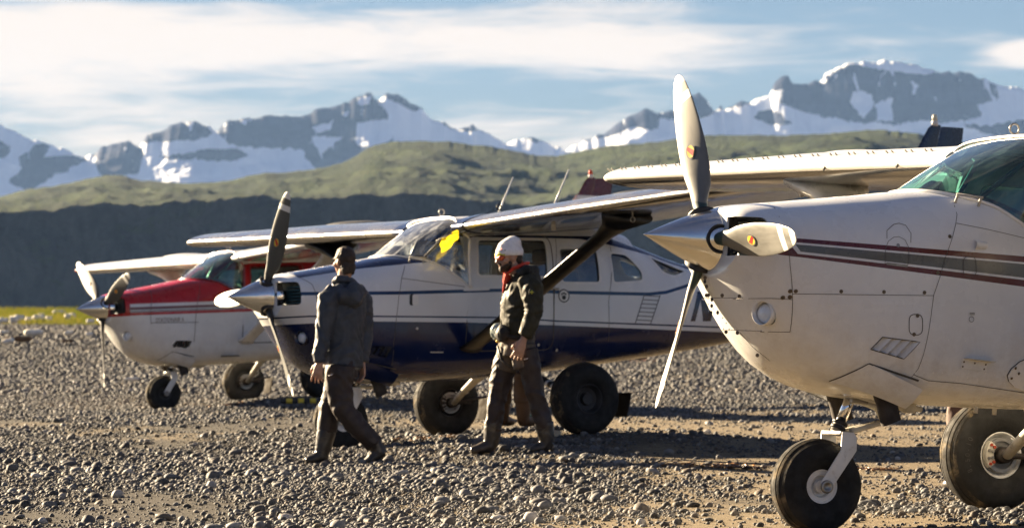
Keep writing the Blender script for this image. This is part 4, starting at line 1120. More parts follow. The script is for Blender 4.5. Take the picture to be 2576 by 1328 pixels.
glassA = glass_mat('green_tinted_perspex', (0.30, 0.54, 0.49), 0.84)
glassB = glass_mat('painted_glare_perspex', (0.80, 0.84, 0.86), 0.42)  # milky diffuse share stands in for light reflecting off the windshield
glassC = glass_mat('green_perspex', (0.45, 0.72, 0.66), 0.85)
sideG = glass_mat('side_window_perspex', (0.74, 0.80, 0.82), 0.88)
bladeA = blade_mat('beige_grey_blade', (0.19, 0.185, 0.165), (0.03, 0.06, 0.058))
bladeB = blade_mat('dark_grey_blade', (0.09, 0.094, 0.088), (0.05, 0.05, 0.05))
bladeC = blade_mat('charcoal_blade', (0.08, 0.08, 0.08), (0.04, 0.04, 0.04))
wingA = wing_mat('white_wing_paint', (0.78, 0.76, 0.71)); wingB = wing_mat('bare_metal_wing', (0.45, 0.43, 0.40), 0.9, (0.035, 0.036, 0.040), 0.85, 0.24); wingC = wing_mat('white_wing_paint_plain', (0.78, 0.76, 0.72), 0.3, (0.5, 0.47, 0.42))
M_TAN = mat('blade_tan', (0.4, 0.38, 0.3), .4)

hull()
spec_common = dict()
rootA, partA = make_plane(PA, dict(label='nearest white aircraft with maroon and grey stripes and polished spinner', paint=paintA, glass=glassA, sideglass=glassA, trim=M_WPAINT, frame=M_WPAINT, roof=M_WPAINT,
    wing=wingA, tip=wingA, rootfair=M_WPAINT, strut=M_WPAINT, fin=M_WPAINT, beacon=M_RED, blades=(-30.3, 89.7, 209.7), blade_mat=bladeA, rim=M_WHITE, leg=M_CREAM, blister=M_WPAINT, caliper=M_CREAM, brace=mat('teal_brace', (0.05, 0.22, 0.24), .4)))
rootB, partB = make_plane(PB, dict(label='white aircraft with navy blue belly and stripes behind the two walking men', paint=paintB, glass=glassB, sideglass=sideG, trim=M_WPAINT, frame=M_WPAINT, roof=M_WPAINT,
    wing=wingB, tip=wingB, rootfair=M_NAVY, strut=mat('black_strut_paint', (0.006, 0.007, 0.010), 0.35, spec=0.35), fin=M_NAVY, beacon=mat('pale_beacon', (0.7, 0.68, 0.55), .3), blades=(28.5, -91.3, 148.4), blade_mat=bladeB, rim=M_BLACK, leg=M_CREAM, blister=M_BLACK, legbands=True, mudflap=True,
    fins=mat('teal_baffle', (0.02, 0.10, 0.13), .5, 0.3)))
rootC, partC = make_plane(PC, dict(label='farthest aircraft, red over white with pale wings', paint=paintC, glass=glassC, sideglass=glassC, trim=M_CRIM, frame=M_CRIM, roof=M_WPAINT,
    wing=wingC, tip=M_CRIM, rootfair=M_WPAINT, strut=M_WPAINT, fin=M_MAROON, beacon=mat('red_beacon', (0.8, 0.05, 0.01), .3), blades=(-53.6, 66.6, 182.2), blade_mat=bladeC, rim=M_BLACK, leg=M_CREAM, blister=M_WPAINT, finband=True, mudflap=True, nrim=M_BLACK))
# ------------------------------------------------------------------ small fittings, nearest aircraft
def un_poly(P_, pts, v):
    out_ = []
    for x, y in pts:
        vv = v
        for _ in range(5):
            q = P_.un(x, y, vv); h_ = hull()['bvh'].ray_cast(Vector((q[0], 2, q[1])), Vector((0, -1, 0)))
            if h_[0] is None or h_[0].y < .08: break
            vv = .5 * vv + .5 * h_[0].y
        out_.append(P_.un(x, y, vv))
    return out_
A_ = lambda pts, v=.53: un_poly(PA, pts, v)
def crop4(pts): return [(x * .3359 + 1912, y * .3359 + 509.9) for x, y in pts]      # photograph detail -> picture units
def crop5(pts): return [(x * .2878 + 1593.3, y * .2878 + 637.3) for x, y in pts]
seams = [A_(crop4([(1455, 20), (1475, 90), (1465, 160), (1430, 290), (1380, 430), (1345, 560), (1300, 690), (1285, 800), (1262, 960), (1225, 1130), (1185, 1240), (1130, 1310)])),
         A_(crop4([(70, 5), (110, 40), (145, 110)]), .42), A_(crop4([(210, 300), (225, 470), (240, 620), (243, 800), (235, 900), (225, 965)]), .50),
         A_(crop4([(243, 682), (700, 688), (1300, 695)])), A_(crop5([(735, 386), (900, 383), (1200, 392), (1388, 402)]), .48),
         A_(crop5([(900, 670), (1000, 668), (1370, 686)]), .47), A_(crop5([(1035, 690), (1150, 820), (1300, 940)]), .44),
         A_(crop4([(1470, 155), (1700, 200), (1977, 265)]), .54), A_(crop4([(1150, 1285), (1260, 1330), (1500, 1350), (1977, 1420)]), .5)]
for sm_ in seams: partA('panel_seam', mk(line_strip(sm_, .0028)), M_SEAM)
# inspection door, its hinge side and the oil filler cover
door_ = A_(crop4([(935, 455), (940, 340), (960, 290), (1000, 260), (1040, 255), (1085, 280), (1110, 330), (1115, 400), (1105, 470)]))
od = partA('oil_door', mk(line_strip(door_, .0026, closed=True)), M_SEAM)
partA('oil_door_latch', decal(circle2(A_(crop4([(1033, 320)]))[0], .010), 1, .004), M_STEEL, od)
partA('hinge', mk(line_strip(A_(crop4([(945, 455), (1105, 475)])), .012)), M_STEEL, od)
partA('patch_panel', mk(line_strip(A_(crop4([(950, 270), (950, 210), (1000, 165), (1040, 155), (1090, 170), (1130, 230), (1128, 300)])), .003)), M_SCREW)
partA('access_cover', mk(line_strip(round_poly(A_(crop4([(1115, 835), (1215, 835), (1215, 990), (1115, 990)])), .05), .0042, closed=True)), M_SEAM)
partA('access_cover', mk(line_strip(round_poly(A_(crop4([(1520, 405), (1610, 400), (1622, 545), (1520, 550)])), .03), .003, closed=True)), M_SEAM)
# screws and cowl fasteners
screws = [A_(crop4([p]), .52)[0] for p in [(227, 662), (268, 662), (607, 664), (927, 668), (1230, 673), (172, 710), (225, 706), (217, 293), (1330, 525), (1420, 254), (1178, 845), (1152, 985)]]
screws += [A_(crop5([p]), .46)[0] for p in [(743, 208), (755, 283), (755, 362), (771, 362), (893, 363), (1044, 369), (1308, 385), (1368, 380), (1370, 330), (927, 684), (1027, 692), (1202, 889)]]
for q in screws:
    a = partA('fastener', decal(circle2(q, .0105, 12), 1, .0028), M_SCREW)
    partA('fastener_head', decal(circle2(q, .0045, 8), 1, .0038), M_SEAM, a)
for p in [(793, 455), (846, 514), (788, 516), (795, 400), (734, 240)]:
    partA('vent_hole', decal(circle2(A_(crop5([p]), .45)[0], .0085, 12, .011), 1, .0028), M_BLACK)
# rivet rows
rv = []
def rivet_row(pts, gap=.045):
    P2 = [Vector(p) for p in pts]
    for a, b_ in zip(P2[:-1], P2[1:]):
        k = max(1, int((b_ - a).length / gap))
        for i in range(k):
            q = a.lerp(b_, i / k); y, nrm = skin(q.x, q.y, 1); nrm = nrm if nrm.y > 0 else -nrm
            c_ = Vector((q.x, y, q.y)); ta, tb = frame(nrm)
            rv.append(([c_ + nrm * .0022] + [c_ + nrm * .0006 + (ta * math.cos(j * math.pi / 3) + tb * math.sin(j * math.pi / 3)) * .0042 for j in range(6)], [(0, j + 1, (j + 1) % 6 + 1) for j in range(6)]))
for row in ([(250, 765), (900, 770), (1270, 775)], [(1270, 800), (1255, 960), (1215, 1130), (1175, 1230)], [(1160, 1270), (1500, 1275), (1690, 1275), (1960, 1330)], [(1690, 15), (1810, 75), (1960, 170)], [(1350, 1020), (1600, 1040)], [(960, 945), (1060, 830)], [(1480, 1300), (1700, 1330), (1960, 1370)]):
    rivet_row(A_(crop4(row)))
for row in ([(720, 396), (1130, 400), (1380, 410)], [(730, 400), (900, 560), (960, 655)], [(860, 655), (1360, 680)], [(1380, 420), (1365, 670)]):
    rivet_row(A_(crop5(row), .46), .03)
ro = partA('rivets', mk(join(*rv)), M_WPAINT); ro['kind'] = 'stuff'
# landing light in its scoop
for pf in (partA, partB, partC):
    lt = pf('landing_light', mk(lathe([(-.018, .0005), (-.02, .045), (0, .050), (.012, .044), (.020, .028), (.024, .0005)], 'x', 24), True, sharp=40), M_LENS, None, (-.215, .305, -.375)); lt.rotation_euler = (0, 0, R(28))
    pf('light_bezel', mk(lathe([(-.03, .064), (.015, .0625), (.015, .060), (-.03, .058)], 'x', 28)), M_WPAINT if pf is not partB else M_NAVY, lt, (0.02, 0, 0))
# louvres over the cowl recess
lq = [(-.748, -.525), (-.80, -.458), (-1.012, -.469), (-.94, -.562)]
lv = partA('louvre_panel', mk(line_strip(lq, .005, closed=True)), M_SEAM)
for k in range(4):
    a0, a1 = k / 4 + .02, (k + 1) / 4 - .06
    def lp(a, b_, off):
        p = (Vector(lq[1]) * (1 - a) + Vector(lq[2]) * a) * (1 - b_) + (Vector(lq[0]) * (1 - a) + Vector(lq[3]) * a) * b_
        y, nrm = skin(p.x, p.y, 1); nrm = nrm if nrm.y > 0 else -nrm; return Vector((p.x, y, p.y)) + nrm * off
    g = [[lp(a0 + (a1 + .05 - a0) * i / 4, j / 4, .004 - .034 * (1 - i / 4)) for j in range(5)] for i in range(5)]
    partA('louvre', mk(loft(g, closed=False)), paintA, lv)
for (sgn, zed) in ((1, 0),):
    bk = [Vector((p[0], .44, p[1])) for p in lq]; partA('louvre_recess', mesh_from('r', [p + Vector((0, .02, 0)) for p in bk], [(0, 1, 2, 3)]), M_WPAINT, lv)
# grab handle, scoop, step plate, placard, gear fairing
h0, h1 = A_(crop4([(1462, 0)]), .50)[0], A_(crop4([(1635, 25)]), .53)[0]
def onskin(q, off, sd=1):
    y, nrm = skin(q[0], q[1], sd); nrm = nrm if nrm.y * sd > 0 else -nrm; return Vector((q[0], y, q[1])) + nrm * off
for pl_, pf in ((PA, partA), (PB, partB)):
    a, b_ = onskin(h0, .0), onskin(h1, .0)
    pf('grab_handle', mk(join(tube([a, a + Vector((0.0, .03, .045))], .008, 8), tube([b_, b_ + Vector((0, .03, .045))], .008, 8), tube([a + Vector((.01, .03, .043)), b_ + Vector((-.01, .03, .043))], .0065, 8))), M_CREAM)
q = A_(crop4([(1640, 318)]))[0]; c_ = onskin(q, 0)
partA('air_scoop', mk(loft([[c_ + Vector((.028 - .012 * s_, .026 * max(c2, 0) + .001, .024 * c3)) for s_, c2, c3 in [(0, math.sin(math.pi * k / 10), math.cos(math.pi * k / 10)) for k in range(11)]], [c_ + Vector((-.05, .004 * math.sin(math.pi * k / 10), .02 * math.cos(math.pi * k / 10))) for k in range(11)]], closed=False)), M_WPAINT)
sq = A_(crop4([(1510, 1165), (1700, 1180), (1695, 1260), (1500, 1235)]))
stp = partA('step_plate', decal(sq, 1, .006), M_WPAINT)
partA('step_ledge', mk(join(*[box(onskin(A_(crop4([(1550 + k * 24, 1160 + k * 3)]))[0], .022), (.030, .05, .005)) for k in range(8)]), False), M_CREAM, stp)
for p in [(1523, 1188), (1604, 1198), (1686, 1208), (1514, 1222), (1674, 1241)]: partA('fastener', decal(circle2(A_(crop4([p]))[0], .005, 8), 1, .0085), M_SCREW, stp)
pc_ = partA('placard', decal(A_(crop4([(1562, 818), (1610, 818), (1610, 842), (1562, 842)])), 1, .003), M_WPAINT)
for k in range(2): partA('placard_print', decal(A_(crop4([(1566, 822 + k * 11), (1606, 822 + k * 11), (1606, 828 + k * 11), (1566, 828 + k * 11)])), 1, .0042), M_SGREY, pc_)
partA('static_port', mk(line_strip(circle2(A_(crop4([(1582, 872)]))[0], .014, 16), .0025, closed=True)), M_SEAM)
gfair = A_(crop4([(2000, 1165), (1940, 1190), (1880, 1240), (1850, 1290), (1860, 1330), (1900, 1370), (2000, 1410)]), .54)
gfp = partA('gear_leg_fairing', decal(gfair, 1, .012), M_WPAINT); partA('panel_seam', mk(line_strip(gfair, .005)), M_SEAM, gfp)
for p in [(1905, 1232), (1876, 1305), (1930, 1270)]: partA('fastener', decal(circle2(A_(crop4([p]), .54)[0], .007, 10), 1, .016), M_SCREW, gfp)
# little vortex generators in pairs along the leading edge of the far wing
vme = mk(box((0, 0, .004), (.042, .004, .009)), False)
for k in range(21):
    y = .82 + k * .232
    for s_ in (-1, 1):
        p, _ = wing_top(-1, y + s_ * .034, .05)
        v_ = add('vortex_generator', vme, M_STEEL, rootA, p + Vector((0, 0, PA.h - .003))); v_.rotation_euler = (0, R(-33), R(16))
for yv in (1.05, 1.95):
    p, b_ = wing_top(-1, yv, .004); partA('vent_hole', mk(lathe([(0, .02), (.004, .02), (.004, .0005)], 'x', 14)), M_BLACK, None, p + Vector((.0, 0, -.03)))
rf = [(-1.70, .60), (-1.66, .64)]
partA('headset', mk(join(lathe([(-.03, .001), (-.03, .045), (.03, .045), (.03, .001)], 'y', 18), tube([(0, 0, .04), (-.03, -.08, .11), (-.04, -.16, .04)], .01, 8))), M_BLACK, None, (-1.97, .27, .33))
partA('registration_certificate', mk(box((-1.99, -.30, .20), (.004, .12, .16)), False), M_WPAINT)
# spray of fine drain fittings under the belly
for u_, v_ in ((-1.55, .2), (-1.72, .1), (-2.25, .25), (-2.4, .1)):
    partA('drain_fitting', mk(lathe([(-.80, .008), (-.81, .012), (-.765, .012), (-.75, .01)], 'z', 10)), M_WHITE, None, (u_, v_, 0))

# ------------------------------------------------------------------ fittings, navy and white aircraft
B_ = lambda pts, v=.55: un_poly(PB, pts, v)
partB('door', mk(line_strip(DOOR, .010, closed=True)), M_SEAM)
dd = partB('door_handle', mk(join(tube([onskin(B_([(1372, 725)])[0], .03), onskin(B_([(1400, 727)])[0], .03)], .010, 8), tube([onskin(B_([(1400, 727)])[0], .0), onskin(B_([(1400, 727)])[0], .03)], .010, 8))), M_STEEL)
partB('door_hinge_fairing', decal(B_([(1165, 722), (1230, 722), (1230, 730), (1165, 732)]), 1, .008), M_WPAINT)
for pts_ in ([(1018, 668), (1010, 700), (1003, 745), (997, 800), (990, 860), (985, 920)], [(763, 684), (785, 715), (797, 750), (800, 800), (802, 860)], [(1010, 700), (1100, 712), (1175, 722)], [(1397, 598), (1395, 700), (1391, 830)], [(1530, 600), (1531, 760), (1530, 860)]):
    partB('panel_seam', mk(line_strip(B_(pts_, .52), .005)), M_SEAM)
vt = partB('side_vent', decal(round_poly(B_([(1030, 740), (1042, 740), (1042, 768), (1030, 768)]), .02), 1, .003), M_BLACK)
partB('side_vent_flap', decal(round_poly(B_([(1036, 741), (1051, 741), (1051, 768), (1036, 768)]), .02), 1, .012), M_WPAINT, vt)
bd = partB('badge', decal(circle2(B_([(1418, 744)])[0], .062, 28), 1, .003), M_WPAINT)
partB('badge_ring', mk(line_strip(circle2(B_([(1418, 744)])[0], .056, 28), .012, off=.0042, closed=True)), M_SGREY, bd)
bc_ = B_([(1418, 746)])[0]
partB('badge_paw', decal(circle2((bc_[0], bc_[1] - .008), .022, 14, .020), 1, .005), M_BLACK, bd)
for k in range(4): partB('badge_paw', decal(circle2((bc_[0] - .022 + .0147 * k, bc_[1] + .022 + (.008 if k in (1, 2) else 0)), .0068, 10, .011), 1, .005), M_BLACK, bd)
# painted ladder with seven rungs
LD = B_([(1621, 740), (1661, 742), (1636, 815), (1598, 813)], .47)
lad = partB('ladder_marking', mk(join(line_strip([LD[0], LD[3]], .010), line_strip([LD[1], LD[2]], .010))), M_SGREY)
for k in range(7):
    a = (k + .35) / 7.2; partB('ladder_rung', mk(line_strip([Vector(LD[0]).lerp(Vector(LD[3]), a), Vector(LD[1]).lerp(Vector(LD[2]), a)], .008)), M_SGREY, lad)
# registration letter
NB = B_([(1748, 808), (1765, 733)], .40); h_ = NB[1][1] - NB[0][1]; x0_ = NB[0][0]; sl_ = (NB[1][0] - NB[0][0])
def lt_(pts): return [(x0_ + .05 - a * .24 + sl_ * b_, NB[0][1] + b_ * h_) for a, b_ in pts]
nl_ = partB('registration_letter', decal(lt_([(0, 0), (.22, 0), (.22, 1), (0, 1)]), 1, .003), M_NAVY)
partB('registration_letter_stroke', decal(lt_([(.22, 1), (.40, 1), (.78, .28), (.78, 0), (.62, 0), (.22, .74)]), 1, .0032), M_NAVY, nl_)
partB('registration_letter_stroke', decal(lt_([(.78, 0), (1, 0), (1, 1), (.78, 1)]), 1, .003), M_NAVY, nl_)
for (x0, y0, x1, y1, yv) in ((1238, 538, 1291, 446, .15), (1382, 510, 1431, 427, .30)):
    a, b_ = PB.un(x0, y0, yv), PB.un(x1, y1, yv)
    partB('whip_antenna', mk(tube([(a[0], yv, a[1] - .12), (b_[0], yv, b_[1])], [.011, .006], 8)), M_WPAINT)
partB('lifting_ring', mk(lathe_ring((-2.05, .62, .76), .024, .006)), M_BLACK)
partB('windshield_wiper_rod', mk(tube([(-1.36, .47, .33), (-1.60, .52, .55)], .008, 6)), M_BLACK)
partB('wing_root_vent', mk(lathe([(-.10, .02), (.02, .022), (.03, .012)], 'z', 12)), M_CREAM, None, (-1.95, 1.75, .60))
partB('belly_plate_mark', decal(B_([(1082, 884), (1115, 884), (1115, 887), (1082, 887)], .5), 1, .004), M_CREAM)
for p in ((1049, 826), (1354, 867), (1400, 880)): partB('fuel_drain', decal(circle2(B_([p], .52)[0], .014, 8), 1, .004), M_CREAM)
for k in range(4): partB('louvre', decal([(-.76 - k * .06, -.54), (-.80 - k * .06, -.47), (-.83 - k * .06, -.47), (-.79 - k * .06, -.545)], 1, .008), M_NAVY)
cl = partB('landing_light_strip', mk(box((-1.0, 0, -1.2), (.001, .001, .001)), False), M_BLACK) if False else None

# ------------------------------------------------------------------ fittings, red and white aircraft
C_ = lambda pts, v=.52: un_poly(PC, pts, v)
partC('door', mk(line_strip(DOOR, .012, closed=True)), M_SEAM)
for pts_ in ([(502, 715), (497, 760), (492, 800), (488, 860)], [(372, 725), (378, 780), (380, 815)], [(380, 812), (500, 810)], [(655, 690), (650, 800), (640, 850)]):
    partC('panel_seam', mk(line_strip(C_(pts_), .007)), M_SEAM)
fc = bpy.data.curves.new('lettering', 'FONT'); fc.body = 'STATIONAIR 6'; fc.size = 1.0; fc.resolution_u = 3
fo = bpy.data.objects.new('lettering_tmp', fc); COL.objects.link(fo); fm = evaluated(fo); bpy.data.objects.remove(fo)
t0, t1 = C_([(392, 810)])[0], C_([(462, 799)])[0]; xs_ = [v.co.x for v in fm.vertices]; ww = max(xs_) - min(xs_); hh_ = max(v.co.y for v in fm.vertices)
for v in fm.vertices:
    u_ = t0[0] + (t1[0] - t0[0]) * (v.co.x - min(xs_)) / ww; z_ = t0[1] + (.052) * v.co.y / hh_
    p = onskin((u_, z_), .004); v.co = p
fm.update(); partC('lettering', fm, mat('lettering_brown', (.16, .10, .08), .6))
for k in range(4): partC('louvre', decal([(-.76 - k * .06, -.54), (-.80 - k * .06, -.47), (-.83 - k * .06, -.47), (-.79 - k * .06, -.545)], 1, .004), M_BLACK)
partC('step_bar', mk(box(onskin(C_([(578, 893)])[0], .02), (.25, .04, .012)), False), M_EXH)

# raised size marking on the inner wall of the near aircraft's main tyre
tw = [o for o in rootA.children if o.name.startswith('main_wheel') and o.location.y < 0][0]
for k, ch_ in enumerate('8.50-10'):
    fc = bpy.data.curves.new('tyre_mark', 'FONT'); fc.body = ch_; fc.size = .042; fc.extrude = .0012; fo = bpy.data.objects.new('mark_tmp', fc); COL.objects.link(fo); fm = evaluated(fo); bpy.data.objects.remove(fo)
    an = R(205 - k * 7.5)
    for v in fm.vertices:
        a_, r_ = v.co.x - .012, .222 + v.co.y; th = an - a_ / .235
        v.co = Vector((-r_ * math.cos(th), .118 + v.co.z, r_ * math.sin(th))) if False else Vector((-math.cos(th) * r_, .1185 + v.co.z, math.sin(th) * r_))
    fm.update(); partA('tyre_marking', fm, mat('worn_tyre_print', (.045, .042, .038), .8), tw)
# ------------------------------------------------------------------ people
def fuse(parts, vox=0.007, smooth_it=4, wr=0.0, wscale=16.0, seed=0, axis=None):
    """melt overlapping volumes into one continuous surface, then add cloth folds"""
    vs, fs = join(*parts); o = add('fuse_tmp', mk((vs, fs)))
    md = o.modifiers.new('r', 'REMESH'); md.mode = 'VOXEL'; md.voxel_size = vox
    if smooth_it:
        sm = o.modifiers.new('s', 'SMOOTH'); sm.iterations = smooth_it; sm.factor = 0.5
    me = evaluated(o); bpy.data.objects.remove(o)
    me.polygons.foreach_set('use_smooth', [True] * len(me.polygons))
    if wr:
        nv = len(me.vertices); co = np.empty(nv * 3); no = np.empty(nv * 3)
        me.vertices.foreach_get('co', co); me.vertex_normals.foreach_get('vector', no); co = co.reshape(-1, 3); no = no.reshape(-1, 3)
        off = np.array([noise.noise(Vector((c[0] * wscale * .55 + c[2] * 3 + seed, c[1] * wscale * .55, c[2] * wscale + 4 * noise.noise(Vector((c[0] * 5, c[1] * 5, c[2] * 5 + seed)))))) for c in co])
        off = off * wr + wr * .6 * (1 - 2 * np.abs(np.array([noise.noise(Vector((c[0] * wscale * .9 + 7, c[1] * wscale * .9 + seed, c[2] * wscale * .7 - c[0] * 6))) for c in co])))
        me.vertices.foreach_set('co', (co + no * off[:, None]).ravel()); me.update()
    return me

def ball(c, r, f=Vector((0, -1, 0)), n=20):
    """ellipsoid: r = (sideways, along f, up)"""
    c = Vector(c); f = Vector(f).normalized(); s = f.cross(Vector((0, 0, 1))).normalized(); u = s.cross(f); rings = []
    for i in range(1, n // 2):
        a = math.pi * i / (n // 2); rings.append([c + s * (r[0] * math.sin(a) * math.cos(2 * math.pi * j / n)) + f * (r[1] * math.sin(a) * math.sin(2 * math.pi * j / n)) + u * (r[2] * math.cos(a)) for j in range(n)])
    return loft(rings, True, True)

def hand_parts(wr, d, thumb, curl, sz=1.0, spread=0.10):
    """palm and five bent fingers; d points from the wrist to the knuckles, thumb to the thumb side, curl towards the palm"""
    wr, d, thumb = Vector(wr), Vector(d).normalized(), Vector(thumb); thumb = (thumb - d * thumb.dot(d)).normalized()
    pn = Vector(curl); pn = (pn - d * pn.dot(d) - thumb * pn.dot(thumb)).normalized()
    P2 = []
    def pt(a, b_, c): return wr + (d * a + thumb * b_ + pn * c) * sz
    rings = []
    for a, w_, th in ((-.02, .028, .024), (.02, .034, .022), (.055, .042, .020), (.088, .042, .017), (.100, .036, .012)):
        rings.append([pt(a, w_ * math.cos(2 * math.pi * j / 14), th * math.sin(2 * math.pi * j / 14)) for j in range(14)])
    P2.append(loft(rings, True, True))
    for k, ln in enumerate((.078, .086, .080, .062)):
        b0 = .032 - k * .0215; sp_ = spread * (1.5 - k) * .5
        p0 = pt(.085, b0, 0); p1 = pt(.095 + ln * .35, b0 + sp_ * ln * .5, .006); p2 = pt(.095 + ln * .72, b0 + sp_ * ln * .9, .024); p3 = pt(.092 + ln * .92, b0 + sp_ * ln, .044)
        P2.append(tube([p0, p1, p2, p3], [.0100 * sz, .0095 * sz, .0086 * sz, .0066 * sz], 10))
    P2.append(tube([pt(.018, .022, .006), pt(.045, .050, .012), pt(.075, .062, .018), pt(.098, .062, .026)], [.016 * sz, .0125 * sz, .0105 * sz, .0075 * sz], 10))
    return P2

M_SKIN = mat('skin', (0.46, 0.26, 0.175), 0.5, 0, 0.12, 18.0, 0.0008, 90.0)
M_HAIR = mat('dark_brown_hair', (0.030, 0.016, 0.008), 0.6, 0, 0.45, 60.0, 0.004, 70.0)
M_JGREY = mat('grey_jacket_cloth', (0.036, 0.044, 0.060), 0.62, 0, 0.22, 10.0, 0.0015, 120.0)
M_JGREYD = mat('grey_hem_knit', (0.14, 0.135, 0.125), 0.8, 0, 0.2, 20.0)
M_WADER = mat('brown_wader_cloth', (0.023, 0.013, 0.011), 0.6, 0, 0.3, 8.0, 0.0015, 90.0)
M_BOOT = mat('rubber_boot', (0.032, 0.026, 0.022), 0.38, 0, 0.35, 8.0, dirt=((0.12, 0.095, 0.06), 9.0, 0.5, 0.75))
M_OLIVE = mat('olive_jacket_cloth', (0.024, 0.021, 0.008), 0.75, 0, 0.25, 10.0, 0.0015, 120.0)
M_HOODB = mat('black_hood_cloth', (0.015, 0.015, 0.014), 0.8, 0, 0.3)
M_ORANGE = mat('orange_red_fleece', (0.62, 0.05, 0.02), 0.85, 0, 0.2)
M_KNIT = mat('white_knit', (0.78, 0.76, 0.76), 0.9, 0, 0.08, 30.0, 0.003, 110.0)
M_PANTS = mat('grey_trousers', (0.11, 0.092, 0.072), 0.8, 0, 0.2, 10.0)
M_LENSO = mat('orange_mirror_lens', (0.55, 0.08, 0.01), 0.12, 0.6, 0.3, 30.0, coat=0.6)
M_FRAMEY = mat('lime_frame', (0.55, 0.55, 0.03), 0.4)

def head_parts(c, f, neck, beard=False):
    """skull, jaw, nose, brow, lips, ears and neck around the head centre c, facing f"""
    c = Vector(c); f = Vector(f).normalized(); s = f.cross(Vector((0, 0, 1))).normalized(); u = s.cross(f)
    q = lambda a, b_, d: c + s * a + f * b_ + u * d
    P2 = [ball(q(0, -.012, .022), (.074, .094, .092), f), ball(q(0, .028, -.045), (.058, .062, .072), f), ball(q(0, .062, -.088), (.030, .026, .022), f),
          tube([q(0, .080, .018), q(0, .098, -.012), q(0, .108, -.028), q(0, .092, -.038)], [.009, .012, .016, .012], 10),
          tube([q(-.042, .070, .022), q(0, .086, .026), q(.042, .070, .022)], .010, 8),
          tube([q(-.022, .080, -.058), q(0, .090, -.058), q(.022, .080, -.058)], .0075, 8), tube([q(-.018, .080, -.070), q(0, .088, -.071), q(.018, .080, -.070)], .0075, 8)]
    for sd in (1, -1):
        P2.append(ball(q(sd * .052, .045, -.028), (.020, .026, .024), f))
        P2.append(ball(q(sd * .076, -.012, -.012), (.010, .020, .032), f))
        P2.append(tube([q(sd * .080, -.022, .016), q(sd * .087, -.026, -.004), q(sd * .082, -.016, -.032)], .007, 8))
    P2.append(tube([q(0, -.025, -.04), (q(0, -.02, -.10) + Vector(neck)) / 2, Vector(neck)], [.058, .057, .064], 16))
    return P2, q

def human(name, label, Y0, J):
    """J holds picture positions (x, y, depth offset) of the joints"""
    g = lambda k: px(J[k][0], J[k][1], Y0 + J[k][2])
    return g

# ---- man in the grey jacket, seen from behind
Y1_ = 34.1; k1 = lambda x, y, d=0.0: px(x, y, Y1_ + d)
fc1 = Vector((-.66, .75, 0)); f_head1 = Vector((-.66, .75, -.04))
hd, q1_ = head_parts(k1(866, 656, -.01), f_head1, k1(862, 706))
armN = [k1(836, 742, -.13), k1(816, 832, -.16), k1(804, 908, -.20)]
armF = [k1(908, 742, .13), k1(918, 838, .12), k1(911, 906, .06)]
legN = [k1(856, 925, -.09), k1(862, 1032, -.11), k1(944, 1120, -.08)]
legF = [k1(866, 925, .09), k1(826, 1034, .08), k1(812, 1134, .07)]
handN = hand_parts(k1(804, 912, -.20), (-.20, .0, -1), (-.9, .25, .2), (.1, .9, 0), 1.0, .30)
handF = hand_parts(k1(911, 910, .06), (.05, -.05, -1), (-.5, .8, 0), (-.85, -.2, 0), 1.0, .1)
core = [tube([k1(862, 940), k1(866, 870), k1(870, 790), k1(867, 735), k1(863, 700)], [(.14, .11), (.13, .10), (.16, .11), (.15, .09), (.06, .06)], 20, True, fc1)]
core += [tube(armN, [.055, .045, .030], 14), tube(armF, [.055, .045, .030], 14), tube(legN, [.085, .058, .045], 14), tube(legF, [.085, .058, .045], 14)]
body1 = fuse(hd + core + handN + handF, .0062, 3)
man1 = add('person', body1, M_SKIN); man1['label'] = 'walking man in grey hooded jacket and brown waders, seen from behind'; man1['category'] = 'person'; man1['group'] = 'men on the beach'
# clothes
jk = [tube([k1(860, 919), k1(862, 900), k1(866, 850), k1(869, 790), k1(868, 748), k1(866, 722), k1(863, 702)], [(.178, .145), (.176, .145), (.168, .138), (.185, .142), (.190, .125), (.135, .105), (.072, .078)], 26, True, fc1),
      tube([k1(842, 735, -.10), k1(826, 752, -.145)] + [armN[1]] + [armN[0].lerp(armN[2], .9) + Vector((-.014, 0, 0)), armN[2] + Vector((0, 0, -.01))], [.085, .088, .068, .054, .050], 18),
      tube([k1(893, 735, .10), k1(912, 752, .135)] + [armF[1]] + [armF[1].lerp(armF[2], .75), armF[2] + Vector((0, 0, -.01))], [.085, .086, .066, .054, .050], 18)]
jk += [tube([k1(842, 725, -.12), k1(862, 745, -.17), k1(892, 748, -.16), k1(912, 728, -.06)], [(.035, .05), (.055, .065), (.058, .075), (.035, .05)], 14), ball(k1(893, 742, -.13), (.095, .055, .105), fc1),
       tube([k1(840, 712, -.06), k1(852, 702, -.10), k1(872, 702, -.10), k1(888, 712, -.06)], .026, 10)]
add('jacket', fuse(jk, .0085, 3, .011, 13.0, 3), M_JGREY, man1)
add('jacket_hem', fuse([tube([k1(859, 928), k1(860, 912)], [(.172, .138), (.172, .138)], 26, True, fc1)], .009, 2, .003), M_JGREYD, man1)
wd = [tube([k1(862, 905), k1(860, 945)], [(.158, .135), (.150, .135)], 22, True, Vector((-.9, .4, 0))),
      tube([k1(856, 922, -.08), k1(852, 975, -.10), k1(864, 1030, -.11), k1(905, 1080, -.10), k1(942, 1116, -.08)], [.118, .108, .090, .082, .074], 20),
      tube([k1(866, 922, .08), k1(845, 980, .09), k1(828, 1034, .08), k1(822, 1085, .08)], [.112, .098, .084, .078], 20)]
add('waders', fuse(wd, .0085, 3, .012, 11.0, 9), M_WADER, man1)
